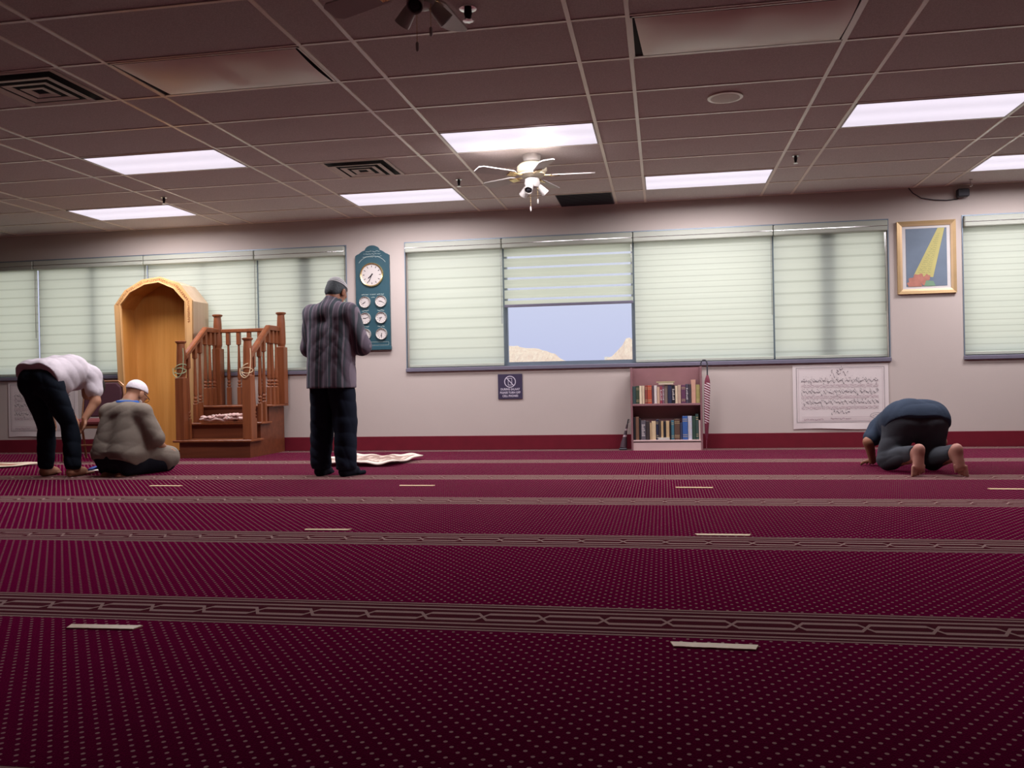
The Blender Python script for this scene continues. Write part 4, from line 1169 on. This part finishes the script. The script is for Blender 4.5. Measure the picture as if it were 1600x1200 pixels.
def foot_prims(ank, heel_dir_f, up_=(0, 0, 1), L=.25, side=1):
    """ank ankle centre; f toe direction; up_ instep side"""
    a = V(*ank); f_ = V(*heel_dir_f); f_ /= np.linalg.norm(f_); u_ = V(*up_); u_ -= f_ * u_.dot(f_); u_ /= np.linalg.norm(u_); r_ = np.cross(f_, u_)
    b0 = a - u_ * .055
    P = [C(a, b0 - f_ * .022 + u_ * .012, .040, .034, .02), C(b0 - f_ * .028 + u_ * .008, b0 + f_ * .10 + r_ * .012 * side, .030, .026, .03),
         C(b0 - f_ * .028 + u_ * .008, b0 + f_ * .11 - r_ * .016 * side, .028, .026, .03), C(a, b0 + f_ * .11 + u_ * .014, .034, .020, .03)]
    for i in range(5):
        o = (i - 2) * .0185
        ln_ = (.046, .044, .040, .034, .027)[i]; rr = (.013, .010, .0095, .009, .0085)[i]
        s_ = b0 + f_ * .125 - r_ * side * o * -1 * -1
        s_ = b0 + f_ * (.125 - .004 * i) + r_ * side * (-o) - u_ * .010
        P.append(C(s_ - f_ * .02, s_ + f_ * ln_, rr * .98, rr * .92, .003))
    return P
def folds(amp, dirs):
    def fn(P):
        o = np.zeros(len(P))
        for d, fr, ph, am in dirs:
            q = P @ V(*d); o += am * (1 - 2 * np.abs(np.sin(q * fr * .5 + ph + 1.5 * np.sin(P @ V(5.1, 4.3, 6.2)) + .8 * np.sin(P @ V(-9.1, 11.3, 7.2)))) ** .6)
        return o * amp
    return fn
def person(loc, yaw, label):
    return Vector(loc), yaw, label
def place(o, loc, yaw, label):
    o.location = loc; o.rotation_euler = (0, 0, R(yaw)); tag(o, label, 'person')
def eyes(L, par, s=1.0):
    for sx in (-1, 1):
        c = L(sx * .031, .080, .002)
        o = MB().lathe([(.001, -.010), (.006, -.0085), (.0098, -.003), (.010, 0), (.0095, .004), (.006, .0085), (.001, .010)], tuple(c), 12, 'y').build('eye', M['eye'], None, True)
        o.parent = par
M['eye'] = mat('eye_white_dark', (.35, .30, .28), .2)
M['hairdark'] = mat('hair_black', (.018, .014, .012), .6, var=.4, scale=80, stretch=(1, 1, .2), bmp=.4)
M['hairgrey'] = mat('hair_grey_black', (.06, .07, .075), .7, var=.4, scale=80, bmp=.4)
M['beardw'] = mat('beard_white', (.62, .56, .52), .8, var=.2, scale=90, bmp=.4)
def cloth(name, col, **k): return mat(name, col, .9, var=.15, scale=9, bmp=.25, dist=.02, spec=.1, **k)

# ---- standing man -------------------------------------------------
hc = V(.0, .085, 1.50); HB = basis((0, .80, -.60), (0, .55, .85))
HP, L = head_prims(hc, HB)
sho, elb, wri = {}, {}, {}
for s_ in (-1, 1): sho[s_] = V(s_ * .185, .0, 1.325); elb[s_] = V(s_ * .265, .06, 1.06); wri[s_] = V(s_ * .06, .235, 1.10)
body = [C((-.07, 0, 1.25), (-.07, 0, .92), .085, .095, .04), C((.07, 0, 1.25), (.07, 0, .92), .085, .095, .04), C((0, 0, 1.32), (0, .03, 1.43), .065, .055, .05), C((0, .03, 1.42), L(0, -.02, -.05), .056, .058, .03)] + HP
for s_ in (-1, 1):
    body += [C((s_ * .05, 0, 1.33), sho[s_], .07, .055, .05), C(sho[s_], elb[s_], .052, .042, .03), C(elb[s_], wri[s_], .042, .028, .02)]
    hp, kn, an = V(s_ * .09, 0, .86), V(s_ * .115, .025, .46), V(s_ * .125, 0, .085)
    body += [C((s_ * .07, 0, .92), hp, .09, .09, .04), C(hp, kn, .085, .056, .03), C(kn, an, .054, .038, .03)]
    body += foot_prims(an, (s_ * .16, 1, 0), L=.25, side=s_)
body += hand_prims(wri[1], (-1, -.1, -.15), (0, 1, .2), 1, .5)
body += hand_prims(wri[-1] + V(0, .02, -.03), (1, -.1, 0), (0, 1, .1), -1, .5)
P1 = sdf_obj('person', body, .0065, M['skindark'])
eyes(L, P1)
# trousers
tr = [C((-.07, -.01, .92), (.07, -.01, .92), .13, .13, .05)]
for s_ in (-1, 1):
    hp, kn, an = V(s_ * .085, -.005, .84), V(s_ * .112, .01, .45), V(s_ * .125, -.005, .10)
    tr += [C((s_ * .07, -.01, .92), hp, .125, .118, .04), C(hp, kn, .112, .093, .02), C(kn, an, .093, .082, .02)]
sdf_obj('trousers', tr, .009, cloth('navy_trousers', (.012, .016, .028)), P1, cuts=[((0, 0, -1), -.055), ((0, 0, 1), .80)],
        disp=folds(1, [((.3, .2, 1), 60, 0, .003), ((1, .4, .3), 45, 1, .004), ((.2, 1, .5), 38, 2, .003)]))
# socks
sk = []
for s_ in (-1, 1): sk += foot_prims(V(s_ * .125, 0, .085), (s_ * .16, 1, 0), side=s_) + [C((s_ * .125, 0, .085), (s_ * .124, 0, .16), .042, .044, .02)]
sdf_obj('socks', sk, .006, cloth('black_sock', (.010, .012, .020)), P1, grow=.006, cuts=[((0, 0, -1), 0.0)])
m, nt, b = newmat('striped_shirt'); v, x, y, z = coords(nt)
xx = x + (z * 9.0).sin() * .004
s1 = (xx * 150.0).sin(); s2 = (xx * 62.0 + .7).sin()
c1 = mixc(nt, ((s2 + .3) * 1.2).clamp(0, 1), (.070, .085, .098), (.140, .115, .145))
c2 = mixc(nt, ((s1 - .55) * 4).clamp(0, 1), c1, (.22, .185, .22))
nt.links.new(c2, b.inputs['Base Color']); b.inputs['Roughness'].default_value = .85; b.inputs['Specular IOR Level'].default_value = .15
bump(nt, b, noise(nt, v, 9, 3), .3, .02)
sh = [C((-.10, 0, 1.27), (-.085, -.01, .72), .105, .132, .06), C((.10, 0, 1.27), (.085, -.01, .72), .105, .132, .06), C((0, .03, 1.15), (0, .05, .74), .12, .12, .08),
      C((0, -.01, 1.34), (0, .02, 1.415), .085, .066, .04)]
for s_ in (-1, 1):
    sh += [C((s_ * .05, -.01, 1.335), sho[s_] + V(0, 0, -.005), .078, .070, .05), C(sho[s_], elb[s_] + V(0, 0, -.015), .076, .068, .035), C(elb[s_] + V(0, 0, -.01), wri[s_], .066, .044, .03)]
sdf_obj('shirt', sh, .008, m, P1, cuts=[((0, 0, -1), -.715)],
        disp=folds(1, [((1, .3, .35), 34, 0, .0022), ((.7, .2, .6), 43, 1, .002), ((-.8, .5, .4), 50, 2, .0015)]))
cl_ = MB(); pts_ = [(0 + .070 * math.cos(a), .02 + .066 * math.sin(a), 1.425 + .012 * math.sin(a)) for a in np.linspace(PI * .62, PI * 2.38, 24)]
o = cl_.tube(pts_, .016, 8).build('collar', m, None, True); o.parent = P1
m, nt, b = newmat('striped_knit_cap'); v, x, y, z = coords(nt)
zz = (z + y * .45)
nt.links.new(mixc(nt, (zz * 330.0).sin().gt(-.1), (.20, .21, .22), (.56, .55, .54)), b.inputs['Base Color']); b.inputs['Roughness'].default_value = .95
bump(nt, b, noise(nt, v, 220, 2), .5, .004)
upn = HB @ V(0, -.18, 1); upn /= np.linalg.norm(upn)
cp_ = L(0, -.012, .034)
sdf_obj('knitted_cap', [E_(cp_, V(.083, .104, .092), HB, .01)], .005, m, P1, cuts=[(tuple(-upn), float(-(upn @ (cp_ + upn * .012))))])
hn = HB @ V(0, -1, .25); hn /= np.linalg.norm(hn)
sdf_obj('hair', [E_(L(0, -.014, .022), V(.080, .100, .086), HB, .01), E_(L(0, -.055, -.035), V(.062, .045, .05), HB, .03)], .005, M['hairgrey'], P1,
        cuts=[(tuple(-hn), float(-(hn @ L(0, .03, 0)))), (tuple(upn), float(upn @ (cp_ + upn * .016)))])
P1.scale = (1, 1, 1.018)
place(P1, (-2.70, 6.86, 0), -14, 'standing man seen from behind in a striped shirt, dark trousers and knitted cap')

# ---- kneeling man sitting on his heels -------------------------------
hc = V(0.0, .165, .705); HB = basis((0, .80, -.60), (0, .5, .85))
HP, L = head_prims(hc, HB)
body = [C((-.09, -.01, .22), (-.08, .04, .47), .11, .085, .04), C((.09, -.01, .22), (.08, .04, .47), .11, .085, .04), C((0, .05, .54), (0, .09, .64), .07, .057, .04), C((0, .085, .63), L(0, -.02, -.05), .058, .06, .03)] + HP
sho = {}; elb = {}; wri = {}
for s_ in (-1, 1):
    sho[s_] = V(s_ * .20, .05, .545); elb[s_] = V(s_ * .265, .13, .30); wri[s_] = V(s_ * .17, .31, .225)
    body += [C((s_ * .06, .03, .56), sho[s_], .07, .062, .05), C(sho[s_], elb[s_], .056, .043, .03), C(elb[s_], wri[s_], .042, .028, .02)]
    body += [C((s_ * .10, 0, .19), (s_ * .15, .36, .105), .09, .06, .03), C((s_ * .15, .36, .10), (s_ * .12, .02, .065), .058, .045, .03)]
    body += foot_prims((s_ * .11, -.02, .07), (-s_ * .2, -1, -.25), (0, -.2, 1), side=-s_)
    body += hand_prims(wri[s_], (-s_ * .1, 1, -.38), (0, .35, 1), -s_, .25)
body = [p for p in body]
P2 = sdf_obj('person', body, .0065, M['skin'], cuts=[((0, 0, -1), 0)])
eyes(L, P2)
tr = [C((-.10, -.02, .17), (.10, -.02, .17), .145, .145, .05)]
for s_ in (-1, 1): tr += [C((s_ * .10, 0, .17), (s_ * .15, .35, .10), .125, .080, .04), C((s_ * .15, .35, .085), (s_ * .12, -.06, .065), .078, .062, .03)]
sdf_obj('trousers', tr, .009, cloth('black_trousers', (.014, .016, .024)), P2, cuts=[((0, 0, -1), -.004)])
gs = cloth('khaki_grey_shirt', (.215, .185, .150))
sh = [C((-.105, -.03, .20), (-.10, .02, .50), .155, .112, .07), C((.105, -.03, .20), (.10, .02, .50), .155, .112, .07), C((0, .07, .22), (0, .06, .48), .15, .11, .07), C((0, .03, .55), (0, .075, .61), .088, .068, .05)]
for s_ in (-1, 1):
    sh += [C((s_ * .06, .02, .56), sho[s_], .08, .078, .05), C(sho[s_], elb[s_] + V(s_ * .008, -.01, .02), .082, .080, .03)]
    sh += [C((s_ * .11, .03, .22), (s_ * .155, .37, .14), .128, .090, .05), C((s_ * .155, .37, .13), (s_ * .155, .33, .10), .090, .087, .03)]
el = {s_: elb[s_] for s_ in (-1, 1)}
sdf_obj('shirt', sh, .008, gs, P2, cuts=[((0, -.5, -1), -.075)],
        disp=folds(1, [((.7, .3, -.6), 45, 0, .0022), ((.45, .2, .9), 31, 1, .0020), ((-.3, .5, .8), 64, 2, .0012)]))
bl = mat('blue_collar', (.035, .12, .42), .8)
pts_ = [(.080 * math.cos(a), .072 + .082 * math.sin(a), .634 - .004 * math.sin(a)) for a in np.linspace(PI * .8, PI * 2.2, 20)]
o = MB().tube(pts_, .019, 8).build('collar', bl, None, True); o.parent = P2; o['label'] = 'blue collar'
wk = mat('white_cap_cloth', (.74, .70, .74), .9, bmp=.2, scale=60)
upn = HB @ V(0, -.30, 1); upn /= np.linalg.norm(upn); cp_ = L(0, -.012, .034)
sdf_obj('skull_cap', [E_(cp_, V(.084, .105, .092), HB, .01)], .005, wk, P2, cuts=[(tuple(-upn), float(-(upn @ (cp_ - upn * .006))))])
sdf_obj('beard', [E_(L(0, .045, -.085), V(.060, .055, .050), HB, .02), E_(L(0, .03, -.055), V(.070, .045, .045), HB, .02)], .005, M['beardw'], P2, grow=0,
        cuts=[(tuple(HB @ V(0, 0, 1)), float((HB @ V(0, 0, 1)) @ L(0, 0, -.045)))])
gg = MB()
for sx in (-1, 1):
    gg.tube([L(sx * .086, -.02, .012), L(sx * .082, .06, .012), L(sx * .070, .098, .010)], .0028, 6)
    gg.tube([L(sx * .034 + .028 * math.cos(a), .104, .004 + .020 * math.sin(a)) for a in np.linspace(0, 2 * PI, 17)], .0022, 6)
gg.tube([L(-.010, .108, .008), L(.010, .108, .008)], .0022, 6)
o = gg.build('glasses', M['black'], None); o.parent = P2
place(P2, (-4.66, 6.90, 0), -16, 'kneeling man in a grey-khaki shirt and white skull cap sitting on his heels')

# ---- bowing man --------------------------------------------------------
hc = V(0, .40, .77); HB = basis((0, .20, -1), (0, 1, .25))
HP, L = head_prims(hc, HB)
body = [C((-.07, -.15, .86), (-.06, .08, .92), .09, .085, .04), C((.07, -.15, .86), (.06, .08, .92), .09, .085, .04), C((-.05, .08, .92), (-.06, .20, .89), .085, .075, .04), C((.05, .08, .92), (.06, .20, .89), .085, .075, .04),
        C((0, .23, .90), (0, .32, .85), .065, .056, .05), C((0, .31, .86), L(0, -.02, -.05), .055, .058, .03)] + HP
sho = {}; elb = {}; wri = {}; leg = {}
for s_ in (-1, 1):
    sho[s_] = V(s_ * .165, .22, .88); elb[s_] = V(s_ * .215, .20, .65); wri[s_] = V(s_ * .19, .10, .50)
    leg[s_] = (V(s_ * .09, -.17, .80), V(s_ * .13, .01, .455), V(s_ * .15, 0, .085))
    hp, kn, an = leg[s_]
    body += [C((s_ * .05, .18, .89), sho[s_], .07, .058, .04), C(sho[s_], elb[s_], .054, .043, .03), C(elb[s_], wri[s_], .042, .028, .02),
             C((s_ * .07, -.15, .86), hp, .09, .09, .04), C(hp, kn, .088, .058, .03), C(kn, an, .055, .038, .03)]
    body += foot_prims(an, (s_ * .12, 1, 0), side=s_)
    body += hand_prims(wri[s_], (-s_ * .25, -.1, -1), (s_ * .3, 1, -.05) if False else (s_ * .5, 1, 0), -s_, .45)
P3 = sdf_obj('person', body, .0065, M['skin'])
eyes(L, P3)
tr = [C((-.07, -.17, .85), (.07, -.17, .85), .128, .128, .05)]
for s_ in (-1, 1):
    hp, kn, an = leg[s_]
    tr += [C((s_ * .07, -.16, .86), hp, .122, .118, .04), C(hp, kn, .110, .085, .02), C(kn + V(0, -.01, 0), an + V(0, -.005, .02), .080, .064, .02)]
sdf_obj('trousers', tr, .009, cloth('dark_navy_trousers', (.010, .014, .022)), P3, cuts=[((0, 0, -1), -.06), ((0, 1, .35), .16), ((0, .35, 1), .84)],
        disp=folds(1, [((.3, .2, 1), 50, 0, .003), ((1, .4, .3), 45, 1, .003)]))
sh = [C((-.085, -.20, .885), (-.08, .08, .935), .135, .118, .06), C((.085, -.20, .885), (.08, .08, .935), .135, .118, .06), C((-.07, .08, .935), (-.08, .20, .895), .118, .10, .06), C((.07, .08, .935), (.08, .20, .895), .118, .10, .06),
      C((0, -.14, .87), (0, .16, .85), .13, .10, .08), C((0, .22, .90), (0, .29, .87), .09, .072, .04), C((-.09, -.02, .80), (.09, -.02, .80), .06, .06, .10)]
for s_ in (-1, 1): sh += [C((s_ * .05, .18, .89), sho[s_], .085, .075, .05), C(sho[s_], sho[s_] * .42 + elb[s_] * .58, .075, .072, .03)]
sdf_obj('shirt', sh, .008, cloth('white_tshirt', (.56, .52, .55)), P3, cuts=[((0, -1, -.55), -.25), ((0, 0, -1), -.68)],
        disp=folds(1, [((.2, 1, .5), 50, 0, .002), ((.5, .8, -.9), 38, 1, .0022), ((-.6, .5, .6), 62, 2, .0012)]))
hn = HB @ V(0, 1, -.45); hn /= np.linalg.norm(hn)
sdf_obj('hair', [E_(L(0, -.012, .032), V(.081, .101, .093), HB, .01)], .005, M['hairdark'], P3, cuts=[(tuple(hn), float(hn @ L(0, .045, .03)))])
place(P3, (-5.235, 6.86, 0), -8, 'man in a white t-shirt and black trousers bowing with hands on knees')

# ---- prostrating man ------------------------------------------------------
hc = V(-.03, 1.00, .125); HB = basis((0, .25, -1), (0, 1, .30))
HP, L = head_prims(hc, HB)
hip = {-1: V(-.13, .36, .375), 1: V(.06, .36, .375)}
kne = {-1: V(-.235, .36, .085), 1: V(.085, .38, .085)}
ank = {-1: V(-.115, .045, .165), 1: V(.148, .045, .165)}
sho = {-1: V(-.22, .72, .30), 1: V(.12, .78, .27)}; elb = {-1: V(-.315, .66, .205), 1: V(.275, .80, .19)}; wri = {-1: V(-.27, .74, .045), 1: V(.20, 1.0, .045)}
body = [C((-.12, .40, .38), (-.13, .74, .33), .09, .085, .04), C((.04, .40, .38), (.03, .74, .32), .09, .085, .04), C((-.05, .76, .30), (-.04, .86, .24), .07, .057, .05), C((-.04, .86, .24), L(0, -.02, -.05), .056, .058, .03)] + HP
for s_ in (-1, 1):
    body += [C((-.05 + s_ * .06, .72, .31), sho[s_], .07, .055, .04), C(sho[s_], elb[s_], .055, .043, .03), C(elb[s_], wri[s_], .042, .028, .02),
             C(hip[s_], kne[s_], .09, .06, .03), C(kne[s_], ank[s_] + V(0, .03, -.03), .062, .040, .03), C(kne[s_], ank[s_], .05, .038, .03)]
    body += foot_prims(ank[s_] + V(0, -.0, 0), (s_ * .10, -.10, -1), (0, 1, -.1), side=s_)
    body += hand_prims(wri[s_], (0, 1, -.15), (0, 0, 1), -s_, .12)
P4 = sdf_obj('person', body, .005, [M['skindark'], M['sole']], cuts=[((0, 0, -1), 0)], pick=lambda c: (c[:, 1] < .12))
eyes(L, P4)
jn = cloth('charcoal_jeans', (.060, .066, .076))
tr = [C(hip[-1] + V(0, .01, .0), hip[1] + V(0, .01, .0), .138, .138, .05)]
for s_ in (-1, 1):
    k2 = kne[s_] + V(0, 0, .01)
    tr += [C(hip[s_] + V(0, 0, .0), k2, .130, .088, .04), C(k2, ank[s_] + V(0, .02, .002), .082, .056, .02)]
sdf_obj('trousers', tr, .008, jn, P4, cuts=[((0, 0, -1), -.004), ((0, -1, 0), -.045), ((0, .5, 1), .66)],
        disp=folds(1, [((.9, .2, .3), 50, 0, .003), ((.4, .4, .8), 55, 1, .003)]))
sh = [C((-.13, .36, .39), (-.135, .74, .33), .152, .118, .06), C((.06, .36, .39), (.04, .74, .32), .152, .118, .06), C((-.05, .38, .42), (-.05, .76, .34), .12, .11, .08), C((-.05, .76, .31), (-.045, .83, .28), .09, .07, .05)]
for s_ in (-1, 1): sh += [C((-.05 + s_ * .06, .72, .31), sho[s_], .09, .075, .05), C(sho[s_], sho[s_] * .35 + elb[s_] * .65, .074, .068, .03)]
sdf_obj('shirt', sh, .008, cloth('slate_blue_shirt', (.040, .056, .085)), P4, cuts=[((0, -.35, -1), -.475)] if False else [((0, -.8, -1), -.60)],
        disp=folds(1, [((.9, .4, .1), 42, 0, .003), ((.2, 1, .3), 43, 1, .003)]))
hn = HB @ V(0, 1, -.45); hn /= np.linalg.norm(hn)
sdf_obj('hair', [E_(L(0, -.012, .032), V(.081, .101, .093), HB, .01)], .005, M['hairdark'], P4, cuts=[(tuple(hn), float(hn @ L(0, .045, .03))), ((0, 0, -1), 0)])
place(P4, (1.955, 6.79, 0), 0, 'prostrating man seen from behind in slate blue shirt and dark jeans, bare soles showing')
